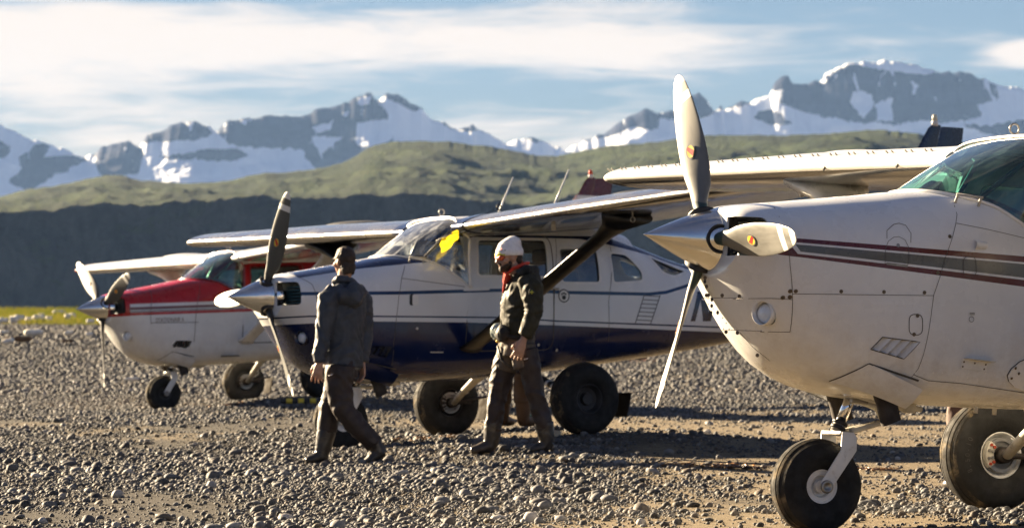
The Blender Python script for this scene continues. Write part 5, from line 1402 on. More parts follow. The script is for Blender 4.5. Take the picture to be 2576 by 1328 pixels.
def boot(leg0, ank, heel, ball_, toe, r0=.078, r1=.062):
    return [tube([leg0, leg0.lerp(ank, .6), ank], [r0, r0 * .92, r1], 18), tube([heel, heel.lerp(ball_, .35) + Vector((0, 0, .012)), ball_, toe], [(.050, .050), (.052, .056), (.054, .046), (.036, .030)], 16), tube([ank, heel.lerp(ball_, .3)], [.062, .058], 14)]
add('boot', fuse(boot(k1(905, 1080, -.10), k1(949, 1122, -.08), k1(966, 1133, -.08), k1(934, 1156, -.09), k1(918, 1164, -.09)), .008, 3, .004, 20), M_BOOT, man1)
add('boot', fuse(boot(k1(822, 1082, .08), k1(812, 1134, .07), k1(816, 1152, .07), k1(786, 1155, .05), k1(768, 1160, .04)), .008, 3, .004, 20), M_BOOT, man1)
c1 = q1_(0, -.014, .024)
hr = [ball(q1_(0, -.014, .024), (.0785, .097, .095), f_head1), ball(q1_(0, -.046, -.052), (.064, .056, .088), f_head1)]
hm_ = fuse(hr, .005, 2, .0045, 70.0, 4)
bmh = bmesh.new(); bmh.from_mesh(hm_)      # hairline: open the face and the neck
sH = f_head1.normalized()
bmesh.ops.delete(bmh, geom=[v for v in bmh.verts if (v.co - c1).dot(sH) > .028 + .34 * max(0, (v.co - c1).z) or ((v.co - c1).z < -.155 - .30 * (v.co - c1).dot(sH)) or ((v.co - c1).z < -.02 and (v.co - c1).dot(sH) > .006)], context='VERTS')
bmh.to_mesh(hm_); bmh.free(); add('hair', hm_, M_HAIR, man1)
add('spectacle_arm', mk(join(tube([q1_(.083, -.02, .018), q1_(.083, .02, .02), q1_(.080, .045, .018)], .0035, 6), tube([q1_(-.083, -.02, .018), q1_(-.083, .02, .02), q1_(-.080, .045, .018)], .0035, 6))), M_BLACK, man1)
add('wader_mark', mk(tube([k1(826, 945, -.205), k1(836, 942, -.215)], .004, 6)), M_KNIT, man1)

# ---- man in the olive jacket and white knitted hat
Y2_ = 34.4; k2_ = lambda x, y, d=0.0: px(x, y, Y2_ + d)
f2 = Vector((-.97, -.22, 0)); fh2 = Vector((-.95, -.30, -.14))
hd2, q2_ = head_parts(k2_(1279, 646, -.01), fh2, k2_(1304, 698))
a2 = [k2_(1334, 706, -.20), k2_(1344, 786, -.25), k2_(1318, 850, -.27)]
a2f = [k2_(1312, 704, .20), k2_(1318, 790, .25), k2_(1296, 850, .22)]
l2n = [k2_(1316, 870, -.09), k2_(1343, 985, -.10), k2_(1374, 1105, -.10)]
l2f = [k2_(1290, 870, .09), k2_(1252, 988, .10), k2_(1236, 1105, .10)]
h2n = hand_parts(k2_(1316, 856, -.275), (-.36, -.05, -1), (-.95, -.1, .3), (.25, .9, 0), 1.02, .22)
h2f = hand_parts(k2_(1295, 854, .22), (-.2, 0, -1), (-.9, -.2, .1), (.0, -.9, 0), 1.0, .1)
core2 = [tube([k2_(1304, 880), k2_(1304, 820), k2_(1312, 755), k2_(1316, 712), k2_(1306, 690)], [(.14, .11), (.13, .10), (.15, .11), (.14, .09), (.06, .06)], 20, True, f2),
         tube(a2, [.055, .045, .030], 14), tube(a2f, [.055, .045, .030], 14), tube(l2n, [.085, .058, .045], 14), tube(l2f, [.085, .058, .045], 14)]
man2 = add('person', fuse(hd2 + core2 + h2n + h2f, .0062, 3), M_SKIN)
man2['label'] = 'bearded man in olive jacket, white knitted hat and brown waders'; man2['category'] = 'person'; man2['group'] = 'men on the beach'
jk2 = [tube([k2_(1303, 842), k2_(1303, 828), k2_(1303, 800), k2_(1307, 755), k2_(1313, 718), k2_(1313, 700), k2_(1306, 684)], [(.176, .140), (.176, .140), (.178, .142), (.192, .150), (.195, .125), (.13, .10), (.072, .075)], 26, True, f2),
       tube([k2_(1328, 704, -.15), k2_(1338, 724, -.20), a2[1], a2[1].lerp(a2[2], .75), a2[2] + Vector((0, 0, .01))], [.086, .092, .074, .060, .052], 18),
       tube([k2_(1312, 704, .15), k2_(1308, 724, .20), a2f[1], a2f[2]], [.086, .090, .072, .052], 18)]
add('jacket', fuse(jk2, .0085, 3, .011, 13.0, 21), M_OLIVE, man2)
hb = [tube([k2_(1300, 690, -.12), k2_(1322, 680, -.12), k2_(1342, 682, .0), k2_(1322, 680, .12), k2_(1300, 690, .12)], [.030, .042, .052, .042, .030], 14), ball(k2_(1346, 708, 0), (.10, .05, .075), f2)]
add('hood', fuse(hb, .009, 3, .006, 16.0, 5), M_HOODB, man2)
col_ = [tube([k2_(1276, 690, -.06), k2_(1290, 676, -.09), k2_(1316, 666, -.08), k2_(1328, 662, .0), k2_(1316, 666, .08), k2_(1290, 676, .09), k2_(1276, 690, .06)], [.011, .014, .016, .018, .016, .014, .011], 12),
        tube([k2_(1276, 686, -.05), k2_(1270, 712, -.045), k2_(1266, 738, -.03)], [(.018, .018), (.018, .016), (.008, .008)], 10), tube([k2_(1278, 690, .0), k2_(1270, 712, .0)], [.04, .02], 12)]
add('fleece_collar', fuse(col_, .007, 2, .004, 30.0, 2), M_ORANGE, man2)
# trousers and waders
add('trousers', fuse([tube([k2_(1302, 826), k2_(1302, 895)], [(.150, .135), (.155, .14)], 22, True, f2), tube([k2_(1314, 868, -.085), k2_(1322, 925, -.095)], [.106, .098], 18), tube([k2_(1288, 868, .085), k2_(1270, 930, .095)], [.108, .100], 18)], .0085, 3, .008, 14.0, 8), M_PANTS, man2)
wN = [tube([k2_(1322, 880, -.095), k2_(1333, 930, -.10), k2_(1346, 985, -.105), k2_(1363, 1045, -.10), k2_(1371, 1080, -.10)], [.106, .092, .074, .070, .068], 20)]
wF = [tube([k2_(1278, 900, .095), k2_(1264, 945, .10), k2_(1252, 990, .10), k2_(1244, 1045, .10), k2_(1239, 1080, .10)], [.104, .092, .076, .070, .068], 20)]
add('wader', fuse(wN, .0085, 3, .012, 11.0, 31), M_WADER, man2); add('wader', fuse(wF, .0085, 3, .012, 11.0, 37), M_WADER, man2)
add('wader_strap', mk(tube([k2_(1252, 870, -.02), k2_(1262, 905, -.06), k2_(1285, 925, -.09)], .010, 8)), M_BLACK, man2)
add('boot', fuse(boot(k2_(1369, 1062, -.10), k2_(1376, 1110, -.10), k2_(1379, 1126, -.10), k2_(1352, 1128, -.12), k2_(1334, 1132, -.13), .076, .062), .008, 3, .004, 20), M_BOOT, man2)
add('boot', fuse(boot(k2_(1241, 1062, .10), k2_(1236, 1110, .10), k2_(1240, 1126, .10), k2_(1206, 1128, .08), k2_(1184, 1133, .07), .076, .062), .008, 3, .004, 20), M_BOOT, man2)
# hat with turned-up cuff, beard, glasses
hc = q2_(0, -.018, .055)
cap_ = [ball(hc, (.088, .106, .096), fh2), ball(q2_(0, -.05, .105), (.066, .075, .062), fh2), ball(q2_(0, -.045, .02), (.086, .080, .06), fh2)]
hat = fuse(cap_, .006, 3, .003, 40.0, 6)
bmh = bmesh.new(); bmh.from_mesh(hat); fz = fh2.normalized()
bmesh.ops.delete(bmh, geom=[v for v in bmh.verts if (v.co - hc).z < -.010 - .16 * (-(v.co - hc).dot(fz)) - (.0 if (v.co - hc).dot(fz) > 0 else .02)], context='VERTS')
bmh.to_mesh(hat); bmh.free(); ho = add('knitted_hat', hat, M_KNIT, man2)
cf_ = []
for k in range(33):
    a = 2 * math.pi * k / 32; sH = fz.cross(Vector((0, 0, 1))).normalized(); al = math.sin(a)
    cf_.append(hc + sH * (.090 * math.cos(a)) + fz * (.108 * al) + Vector((0, 0, -.002 + .012 * al - .016)))
add('hat_cuff', mk(tube(cf_, [(.010, .030)] * 33, 10, False)), M_KNIT, ho)
add('hat_mark', mk(join(ball(q2_(-.064, .070, .072), (.008, .004, .010), fh2, 8))), M_SRED, ho); add('hat_mark', mk(ball(q2_(-.078, .045, .060), (.008, .008, .006), fh2, 8)), M_BLACK, ho)
brd = [ball(q2_(0, .028, -.072), (.060, .062, .052), fh2), ball(q2_(0, .060, -.096), (.034, .032, .026), fh2), tube([q2_(-.066, .004, -.040), q2_(-.060, .030, -.072)], .014, 8), tube([q2_(.066, .004, -.040), q2_(.060, .030, -.072)], .014, 8), tube([q2_(-.03, .084, -.048), q2_(0, .094, -.044), q2_(.03, .084, -.048)], .008, 8)]
bme = fuse(brd, .006, 2, .004, 90.0, 3); bmh = bmesh.new(); bmh.from_mesh(bme)
qc = q2_(0, .085, -.045); bmesh.ops.delete(bmh, geom=[v for v in bmh.verts if (v.co - q2_(0, 0, -.050)).z > -.10 * (v.co - q2_(0, .09, 0)).dot(fz) * -1 and (v.co - q2_(0, .03, 0)).dot(fz) > 0], context='VERTS'); bmh.to_mesh(bme); bmh.free()
add('beard', bme, M_HAIR, man2)
gl_ = [ball(q2_(-.036, .072, .004), (.038, .032, .027), fh2, 16), ball(q2_(.036, .072, .004), (.038, .032, .027), fh2, 16)]
add('nape_hair', fuse([ball(q2_(0, -.070, -.030), (.066, .046, .060), fh2)], .007, 2, .004, 80.0, 3), M_HAIR, man2)
sg_ = add('sunglasses', fuse(gl_, .004, 2), M_LENSO, man2)
add('sunglasses_frame', mk(join(tube([q2_(-.083, .0, .022), q2_(-.074, .05, .028), q2_(-.040, .096, .030), q2_(0, .104, .026), q2_(.040, .096, .030), q2_(.074, .05, .028), q2_(.083, 0, .022)], [(.006, .008), (.007, .011), (.007, .013), (.007, .011), (.007, .013), (.007, .011), (.006, .008)], 8))), M_FRAMEY, sg_)
pq = a2[0].lerp(a2[1], .36) + Vector((.0, -.093, 0))
pt_ = add('sleeve_patch', mk(ball(pq, (.026, .006, .030), Vector((0, -1, 0)), 14)), mat('patch_black', (.02, .02, .02), .7), man2)
add('sleeve_patch_star', mk(join(ball(pq + Vector((0, -.004, 0)), (.008, .005, .022), Vector((0, -1, 0)), 8), ball(pq + Vector((0, -.004, 0)), (.020, .005, .007), Vector((0, -1, 0)), 8))), mat('patch_yellow', (.5, .48, .05), .7), pt_)
add('jacket_zip', mk(tube([k2_(1264, 740, -.04), k2_(1262, 780, -.05), k2_(1260, 830, -.05)], .004, 6)), M_BLACK, man2)
add('wader_mark', mk(tube([k2_(1318, 904, -.225), k2_(1328, 901, -.228)], .004, 6)), M_KNIT, man2)
# waist pack worn in front
wp = thing('waist_pack', 'small grey and black waist pack on the bearded man', 'bag', k2_(1258, 858, -.10))
o0 = wp.location.copy()
add('pouch', fuse([ball(k2_(1263, 838, -.10) - o0, (.11, .06, .075), f2)], .008, 2, .006, 22.0, 2), M_HOODB, wp)
add('clear_pocket', fuse([ball(k2_(1250, 834, -.06) - o0, (.075, .05, .065), f2)], .008, 2, .012, 30.0, 7), mat('clear_grey_pocket', (.30, .35, .33), .3, 0, .3, 25.0), wp)
add('pouch_badge', mk(ball(k2_(1267, 840, -.185) - o0, (.014, .006, .014), (0, -1, 0), 10)), M_KNIT, wp)
add('yellow_tag', mk(ball(k2_(1253, 858, -.09) - o0, (.022, .02, .016), f2, 10)), mat('amber_tag', (.75, .42, .02), .3), wp)
add('belt', mk(tube([k2_(1262, 842, -.16) - o0, k2_(1300, 850, -.20) - o0, k2_(1340, 846, -.10) - o0], [(.006, .02)] * 3, 8)), M_HOODB, wp)

# ---- two more people hidden by the aircraft except for their legs
def bystander(label, Y, xf, yfoot, facing, jacket, legs, boots, spreadx=14):
    s_ = F_PX / Y; kk = lambda dx, h, d=0.0: px(xf, yfoot, Y) + Vector((dx, d, h)); f = Vector(facing).normalized(); sd = f.cross(Vector((0, 0, 1)))
    hp, q_ = head_parts(kk(0, 1.60), f, kk(0, 1.46))
    L = lambda a, h, b_=0.0: kk(0, h) + sd * a + f * b_
    body = hp + [tube([L(0, .92), L(0, 1.1), L(0, 1.35), L(0, 1.46)], [(.13, .1), (.12, .1), (.15, .1), (.06, .06)], 18, True, f)]
    for s2 in (1, -1):
        body += [tube([L(s2 * .17, 1.40), L(s2 * .23, 1.12, -.02), L(s2 * .24, .88, .06)], [.05, .042, .03], 12), tube([L(s2 * .09, .9), L(s2 * .10, .48, .02), L(s2 * .11, .08)], [.08, .055, .04], 12)]
        body += hand_parts(L(s2 * .24, .87, .06), (0, 0, -1), f, -sd * s2, 1.0, .12)
    pr = add('person', fuse(body, .009, 2), M_SKIN); pr['label'] = label; pr['category'] = 'person'; pr['group'] = 'men on the beach'
    add('jacket', fuse([tube([L(0, .82), L(0, 1.1), L(0, 1.36), L(0, 1.45)], [(.18, .14), (.17, .14), (.19, .13), (.07, .07)], 22, True, f)] + [tube([L(s2 * .16, 1.38), L(s2 * .23, 1.12, -.02), L(s2 * .24, .90, .06)], [.085, .065, .05], 14) for s2 in (1, -1)], .011, 3, .009, 13), jacket, pr)
    add('waders', fuse([tube([L(0, .95), L(0, .80)], [(.15, .13), (.15, .13)], 20, True, f)] + [tube([L(s2 * .085, .88), L(s2 * .10, .48, .02), L(s2 * .11, .22)], [.105, .085, .078], 16) for s2 in (1, -1)], .011, 3, .009, 12, 4), legs, pr)
    for s2 in (1, -1):
        add('boot', fuse(boot(L(s2 * .11, .30), L(s2 * .11, .10), L(s2 * .11, .055, -.03), L(s2 * .12, .05, .12), L(s2 * .12, .04, .20)), .010, 3), boots, pr)
    hr_ = fuse([ball(q_(0, -.016, .034), (.082, .1, .094), f)], .008, 2, .006, 70.0); add('hair', hr_, M_HAIR, pr)
    return pr
bystander('person behind the navy aircraft, only brown legs and boots showing under it', 38.6, 1290, 1074, (.5, .85, 0), M_HOODB, mat('tan_waders', (.12, .075, .045), .7), mat('brown_boots', (.12, .06, .025), .6))
bystander('person standing behind the nearest aircraft, leg showing beside its tyre', 27.6, 2452, 1238, (-.3, .95, 0), M_JGREY, mat('rust_waders', (.10, .05, .035), .7), M_BOOT)
# ------------------------------------------------------------------ pebbles
def stone_mesh(seed, flat=0.55):
    bm = bmesh.new(); bmesh.ops.create_icosphere(bm, subdivisions=2, radius=1.0); rs = random.Random(seed)
    ax = (rs.uniform(.85, 1.25), rs.uniform(.65, .95), flat * rs.uniform(.75, 1.15)); o = Vector((seed * 3.7, seed * 1.3, 0))
    cuts = [(Vector((rs.uniform(-1, 1), rs.uniform(-1, 1), rs.uniform(-.6, 1))).normalized(), rs.uniform(.66, .92)) for _ in range(7)]
    for v in bm.verts:
        p = v.co.copy(); p *= 1 + .22 * noise.noise(p * .9 + o) + .08 * noise.noise(p * 2.3 + o)
        for n_, d_ in cuts:
            e = p.dot(n_) - d_
            if e > 0: p -= n_ * e * .88
        v.co = Vector((p.x * ax[0], p.y * ax[1], p.z * ax[2]))
    me = bpy.data.meshes.new('pebble'); bm.to_mesh(me); bm.free(); me.polygons.foreach_set('use_smooth', [True] * len(me.polygons)); return me
sm_, t, b = principled('beach_pebbles')
ia = t.n('ShaderNodeAttribute', attribute_name='tint', attribute_type='INSTANCER'); oi = t.n('ShaderNodeObjectInfo')
val = t.m('ADD', t.m('MULTIPLY', ia.outputs['Fac'], 1.0), t.m('MULTIPLY', oi.outputs['Random'], t.m('LESS_THAN', ia.outputs['Fac'], 0.0001)))
rmp = t.n('ShaderNodeValToRGB'); t.l(val, rmp.inputs[0]); cr = rmp.color_ramp
cr.elements[0].position = 0.0; cr.elements[0].color = (0.022, 0.022, 0.023, 1); cr.elements[1].position = 1.0; cr.elements[1].color = (0.46, 0.43, 0.39, 1)
for p_, c_ in ((.22, (0.045, 0.046, 0.049)), (.42, (0.08, 0.082, 0.086)), (.52, (0.11, 0.082, 0.056)), (.62, (0.105, 0.111, 0.12)), (.80, (0.19, 0.186, 0.18))):
    e = cr.elements.new(p_); e.color = (*c_, 1)
tcn = t.n('ShaderNodeTexCoord'); geo = t.n('ShaderNodeNewGeometry')
nn_ = t.noise(t.scalev(geo.outputs['Position'], (18, 18, 18)), 1.0, 4.0, 0.6)
colr = t.mix(t.ramp(nn_, .3, .75, 0, .25), rmp.outputs[0], (0.22, 0.205, 0.18), 'MIX')
t.l(colr, b.inputs['Base Color']); b.inputs['Roughness'].default_value = 0.72; b.inputs['Specular IOR Level'].default_value = 0.35
bp = t.n('ShaderNodeBump'); bp.inputs['Distance'].default_value = 0.004; bp.inputs['Strength'].default_value = 0.6
t.l(t.noise(geo.outputs['Position'], 70.0, 4.0, 0.7), bp.inputs['Height']); t.l(bp.outputs[0], b.inputs['Normal'])
PROTO = []
pcol = bpy.data.collections.new('pebble_shapes')
for k in range(8):
    me = stone_mesh(k + 1, .74 if k < 5 else .52); me.materials.append(sm_); PROTO.append(me)
    o = bpy.data.objects.new('pebble_shape_%d' % k, me); pcol.objects.link(o)

def density(x, y):
    """0..1 cover of pebbles over the sand"""
    n_ = vnoise(x * .55 + 40, y * .22 + 7, 101, 4); n2_ = vnoise(x * 1.6 + 3, y * .7 + 11, 103, 3)
    d = .40 + 1.7 * (n_ - .5) + .9 * (n2_ - .5)
    sg = lambda v: 1 / (1 + np.exp(-v))
    d = d + .50 * sg((.1 - x) * 3) * sg((37 - y) * .8)        # thick gravel, left of the men
    d = d - .75 * sg((-1.55 - .12 * (y - 23) - x) * 3.5) * sg((29.5 - y) * 1.0)       # bare dark sand in the near corner
    d = d - .45 * sg((x + .9) * 2) * sg((y - 31 + .8 * np.clip(.6 - x, 0, 3) * 2) * 1.2) * sg((50 - y) * .5)
    d = d - .42 * sg((y - 40) * .9) * sg((57 - y) * .9) * sg((x + 4.5 + .5 * np.sin(y)) * 2)       # sand beside the wheels
    d = d + .08 * sg((x - .6) * 2) * sg((30.5 - y) * 1.5)
    d = d + .45 * sg((y - 50) * .4)
    return np.clip(d, .04, 1)
def scatter(y0, y1, per, rmin, rmax, pw, margin):
    xs, ys = [], []
    hw = lambda y: 1288 / F_PX * y + margin
    n_ = int(per * (y1 - y0) * (hw(y0) + hw(y1)))
    y = np.sqrt(rng.random(n_) * (y1 ** 2 - y0 ** 2) + y0 ** 2) ; x = (rng.random(n_) * 2 - 1) * hw(y)
    keep = rng.random(n_) < density(x, y); x, y = x[keep], y[keep]
    r = rmin * (1 - rng.random(len(x)) * (1 - (rmin / rmax) ** pw)) ** (-1 / pw)
    return x, y, r
SC = [scatter(19.5, 30, 2500, .0055, .036, 2.3, 1.3), scatter(30, 42, 1800, .0060, .037, 2.35, 1.6), scatter(42, 62, 720, .0090, .042, 2.4, 2.2), scatter(62, 95, 210, .017, .065, 2.4, 3.0), scatter(95, 132, 60, .030, .09, 2.5, 4.0), scatter(19.5, 48, 9, .032, .062, 2.2, 1.4)]
SC.append((np.array([-2.05, -1.45, .55, -.75, .2, 1.1, .75, -.35, 2.2, .1, -2.6, -1.9]), np.array([24.6, 24.1, 27.0, 26.4, 25.0, 25.3, 24.2, 23.7, 31.0, 23.6, 27.5, 30.5]), np.array([.055, .045, .06, .05, .058, .05, .066, .05, .05, .06, .06, .055])))
sx, sy, sr = (np.concatenate([s_[k] for s_ in SC]) for k in range(3))
# keep pebbles out from under tyres and boots
for p_ in (PA, PB, PC):
    for c_ in p_.contacts:
        k = ((sx - c_.x) ** 2 + (sy - c_.y) ** 2) > (.16 + sr) ** 2; sx, sy, sr = sx[k], sy[k], sr[k]
sz = np.concatenate([ground_z(np.stack([sx[i:i + 40000], sy[i:i + 40000]], 1)) for i in range(0, len(sx), 40000)])
big = np.argsort(-(sr / sy) * (sy < 34) * (np.abs(sx) < 1288 / F_PX * sy))[:300]
mask = np.ones(len(sx), bool); mask[big] = False
for i in big:      # the cobbles that show largest, one by one
    o = add('stone', PROTO[int(rng.integers(8))], sm_, ground, (sx[i], sy[i], sz[i] + sr[i] * .28), (rng.normal(0, .18), rng.normal(0, .18), rng.random() * 6.28), (sr[i],) * 3)
px_, py_, pz_, pr_ = sx[mask], sy[mask], sz[mask], sr[mask]
npt = len(px_)
pm = bpy.data.meshes.new('pebbles'); pm.vertices.add(npt)
pm.vertices.foreach_set('co', np.stack([px_, py_, pz_ + pr_ * .30], 1).ravel())
for nm, typ, arr in (('rot', 'FLOAT_VECTOR', np.stack([rng.normal(0, .35, npt), rng.normal(0, .35, npt), rng.random(npt) * 6.28], 1)),
                     ('scl', 'FLOAT', pr_), ('tint', 'FLOAT', np.clip(.02 + .98 * rng.beta(1.5, 2.5, npt), 0.001, 1)), ('idx', 'INT', rng.integers(0, 8, npt))):
    a_ = pm.attributes.new(nm, typ, 'POINT'); a_.data.foreach_set('vector' if typ == 'FLOAT_VECTOR' else 'value', arr.ravel().astype(np.int32 if typ == 'INT' else np.float32))
pm.materials.append(sm_)
gravel = add('gravel', pm, sm_, ground); gravel['kind'] = 'stuff'
ng_ = bpy.data.node_groups.new('scatter_pebbles', 'GeometryNodeTree')
ng_.interface.new_socket('Geometry', in_out='INPUT', socket_type='NodeSocketGeometry'); ng_.interface.new_socket('Geometry', in_out='OUTPUT', socket_type='NodeSocketGeometry')
g = NT(ng_); gi = g.n('NodeGroupInput'); go = g.n('NodeGroupOutput'); ip = g.n('GeometryNodeInstanceOnPoints'); ci = g.n('GeometryNodeCollectionInfo')
ci.inputs[0].default_value = pcol; ci.inputs['Separate Children'].default_value = True; ci.inputs['Reset Children'].default_value = True
def named(nm, typ):
    d = g.n('GeometryNodeInputNamedAttribute', data_type=typ); d.inputs[0].default_value = nm; return d.outputs[0]
e2r = g.n('FunctionNodeEulerToRotation'); g.l(named('rot', 'FLOAT_VECTOR'), e2r.inputs[0])
m2p = g.n('GeometryNodeMeshToPoints'); g.l(gi.outputs[0], m2p.inputs[0])
g.l(m2p.outputs[0], ip.inputs['Points']); g.l(ci.outputs[0], ip.inputs['Instance']); ip.inputs['Pick Instance'].default_value = True
g.l(named('idx', 'INT'), ip.inputs['Instance Index']); g.l(e2r.outputs[0], ip.inputs['Rotation']); g.l(named('scl', 'FLOAT'), ip.inputs['Scale'])
g.l(ip.outputs[0], go.inputs[0])
gm_ = gravel.modifiers.new('scatter', 'NODES'); gm_.node_group = ng_

# ------------------------------------------------------------------ grass bank and driftwood behind the beach
rg = random.Random(5); gv_, gf_ = [], []
for i in range(34000):
    y = rg.uniform(131, 178); x = rg.uniform(-1, 1) * (1288 / F_PX * y + 5); h = rg.uniform(.14, .40) * (0.5 + .5 * min(1, (y - 130) / 10)); z = 0
    gv_.append((x, y, h, rg.uniform(-.1, .1), rg.uniform(.02, .05)))
ga = np.array(gv_); gzv = ground_z(ga[:, :2]); V_ = []; F_ = []
for (x, y, h, ln, wd_), z in zip(gv_, gzv):
    k = len(V_); V_ += [(x - wd_, y, z - .02), (x + wd_, y, z - .02), (x + ln + wd_ * .2, y + ln, z + h)]; F_.append((k, k + 1, k + 2))
M_GRASS, t, b = principled('beach_grass'); o_ = M_GRASS.node_tree.nodes['Material Output']
geo = t.n('ShaderNodeNewGeometry'); nz_ = t.noise(geo.outputs['Position'], 0.5, 4.0, 0.6)
gcol = t.mix(t.ramp(nz_, .35, .65), (0.05, 0.07, 0.010), (0.14, 0.125, 0.025)); t.l(gcol, b.inputs['Base Color']); b.inputs['Roughness'].default_value = .8
tl_ = t.n('ShaderNodeBsdfTranslucent'); t.l(gcol, tl_.inputs[0]); mx_ = t.n('ShaderNodeMixShader'); mx_.inputs[0].default_value = .5
t.l(b.outputs[0], mx_.inputs[1]); t.l(tl_.outputs[0], mx_.inputs[2]); t.l(mx_.outputs[0], o_.inputs[0])
gr_o = add('grass', mesh_from('grass', V_, F_), M_GRASS, kind='stuff'); gr_o['label'] = 'yellow green grass along the back of the beach'
M_DRIFT = mat('bleached_driftwood', (0.82, 0.77, 0.66), 0.85, 0, 0.2, 6.0, 0.01, 12.0)
M_DRIFTB = mat('brown_driftwood', (0.13, 0.075, 0.04), 0.9, 0, 0.4, 5.0, 0.01, 12.0)
def driftwood(x, y, wpx, hpx, label, tilt=0.0, m=None, zoff=0.0, yaw=None, group=None):
    """x, y: picture position of its middle; finds where that sight line meets the beach"""
    Y = 60.0
    for Yt in np.arange(40, 185, .5):
        if CAMZ - (y + hpx / 2 - HOR) / F_PX * Yt <= gz((x - 1288) / F_PX * Yt, Yt): Y = Yt; break
    X = (x - 1288) / F_PX * Y; Ln = wpx * 1.15 / F_PX * Y; Rd = max(hpx * 1.25 / F_PX * Y / 2, .03); z = gz(X, Y) + Rd * 1.0 + .07 + zoff
    rs = random.Random(int(x * 7 + y)); yw = rs.uniform(-.3, .3) if yaw is None else yaw
    pts_ = []
    for k in range(9):
        s_ = k / 8 - .5; pts_.append(Vector((s_ * Ln * math.cos(yw), s_ * Ln * math.sin(yw), s_ * Ln * math.tan(tilt) + .12 * Rd * math.sin(k * 1.7 + x))))
    rad_ = [Rd * (.75 + .35 * rs.random()) for _ in range(9)]; rad_[0] *= .6; rad_[-1] *= .5
    root_ = thing('driftwood', label, 'driftwood', (X, Y, z), group)
    add('log', mk(tube(pts_, rad_, 10)), m or M_DRIFT, root_)
    if Ln > 1.0:
        b0 = pts_[3]; add('branch_stub', mk(tube([b0, b0 + Vector((Ln * .10, -.05, Rd * 1.9))], [Rd * .4, Rd * .18], 8)), m or M_DRIFT, root_)
    return root_
DW = [(52, 853, 46, 20, 'big pale driftwood stump left of the red aircraft nose', .0), ]
driftwood(84, 846, 42, 15, 'largest bleached driftwood log, lying left of the red aircraft spinner')
driftwood(10, 843, 22, 8, 'small pale driftwood at the very edge of the beach, leftmost')
driftwood(20, 868, 26, 12, 'curled pale root beside the dark brown driftwood', .2)
driftwood(46, 862, 60, 12, 'dark brown weathered driftwood below the pale log', 0, M_DRIFTB)
driftwood(172, 845, 20, 9, 'short pale driftwood piece left of the red aircraft propeller', .1)
driftwood(224, 849, 16, 9, 'short pale driftwood piece just beside the red aircraft propeller')
driftwood(278, 842, 14, 8, 'pale driftwood chunk between propeller and red aircraft chin')
driftwood(170, 866, 26, 6, 'reddish brown stick on the gravel left of the propeller', 0, M_DRIFTB)
ORD = 'first second third fourth fifth sixth seventh eighth ninth tenth eleventh'.split()
for (x, y, a, b_) in ((8, 817, 20, 10), (35, 817, 14, 14), (48, 811, 20, 12), (72, 813, 12, 8), (98, 810, 24, 10), (104, 803, 12, 8), (124, 812, 10, 9), (150, 796, 24, 10), (170, 808, 10, 12), (182, 805, 14, 10), (228, 818, 14, 8)):
    driftwood(x, y, a * 1.2, b_ * 1.2, 'small bleached driftwood piece at the grass edge, %s from the left' % ORD.pop(0), 0, None, .05, None, 'driftwood along the grass edge')
driftwood(330, 966, 34, 7, 'flat pale stick near the red aircraft propeller tip', .03)
driftwood(1907, 915, 38, 20, 'white driftwood lump right of the near propeller blade', -.1)
driftwood(1560, 912, 120, 8, 'rust brown dead branch under the navy aircraft tail', 0, M_DRIFTB)

# ------------------------------------------------------------------ seaweed, chocks, flag
M_KELP = mat('amber_seaweed', (0.22, 0.10, 0.02), 0.45, 0, 0.5, 14.0, spec=0.6)
M_KELPD = mat('dark_seaweed', (0.06, 0.03, 0.012), 0.4, 0, 0.5, 14.0)
def spot(x, y):
    for Yt in np.arange(20, 120, .1):
        if CAMZ - (y - HOR) / F_PX * Yt <= gz((x - 1288) / F_PX * Yt, Yt): return (x - 1288) / F_PX * Yt, Yt, gz((x - 1288) / F_PX * Yt, Yt)
    return 0, 60, 0
def kelp(x, y, w_, n_, label, m):
    X, Y, Z = spot(x, y); rs = random.Random(int(x)); ps = []
    for i in range(n_):
        a = rs.uniform(-1, 1) * w_; b_ = rs.uniform(-1, 1) * w_ * .9; an = rs.random() * 6.28; ln = rs.uniform(.05, .16)
        z0 = gz(X + a, Y + b_) - Z
        p = [Vector((a + ln * k / 3 * math.cos(an + k * .3), b_ + ln * k / 3 * math.sin(an + k * .3), z0 + .008 + .02 * rs.random())) for k in range(4)]
        ps.append(tube(p, [(rs.uniform(.006, .018), .003)] * 4, 6))
    o = add('seaweed', mk(join(*ps)), m, None, (X, Y, Z)); o['label'] = label; o['category'] = 'seaweed'; o['group'] = 'seaweed on the sand'
kelp(1790, 1175, .34, 46, 'amber seaweed scraps on sand behind the near nose wheel', M_KELP)
kelp(1868, 1180, .16, 40, 'dark brown seaweed clump on sand left of the near nose wheel', M_KELPD)
kelp(2215, 1185, .14, 14, 'yellowish seaweed scrap on sand right of the near nose wheel', M_KELP)
kelp(1090, 1105, .30, 26, 'amber seaweed scraps between the two walking men', M_KELP)
kelp(600, 1018, .35, 26, 'orange seaweed under the red aircraft main wheel', M_KELP)
kelp(470, 1042, .30, 14, 'brown seaweed strip beside the red aircraft nose wheel', M_KELPD)
kelp(60, 864, 1.4, 60, 'brown heap of dry seaweed at the left edge of the beach', M_KELPD)
kelp(1570, 910, .8, 50, 'rust red dry plants on the gravel under the navy tail', mat('rust_plants', (.22, .06, .02), .8, 0, .4))

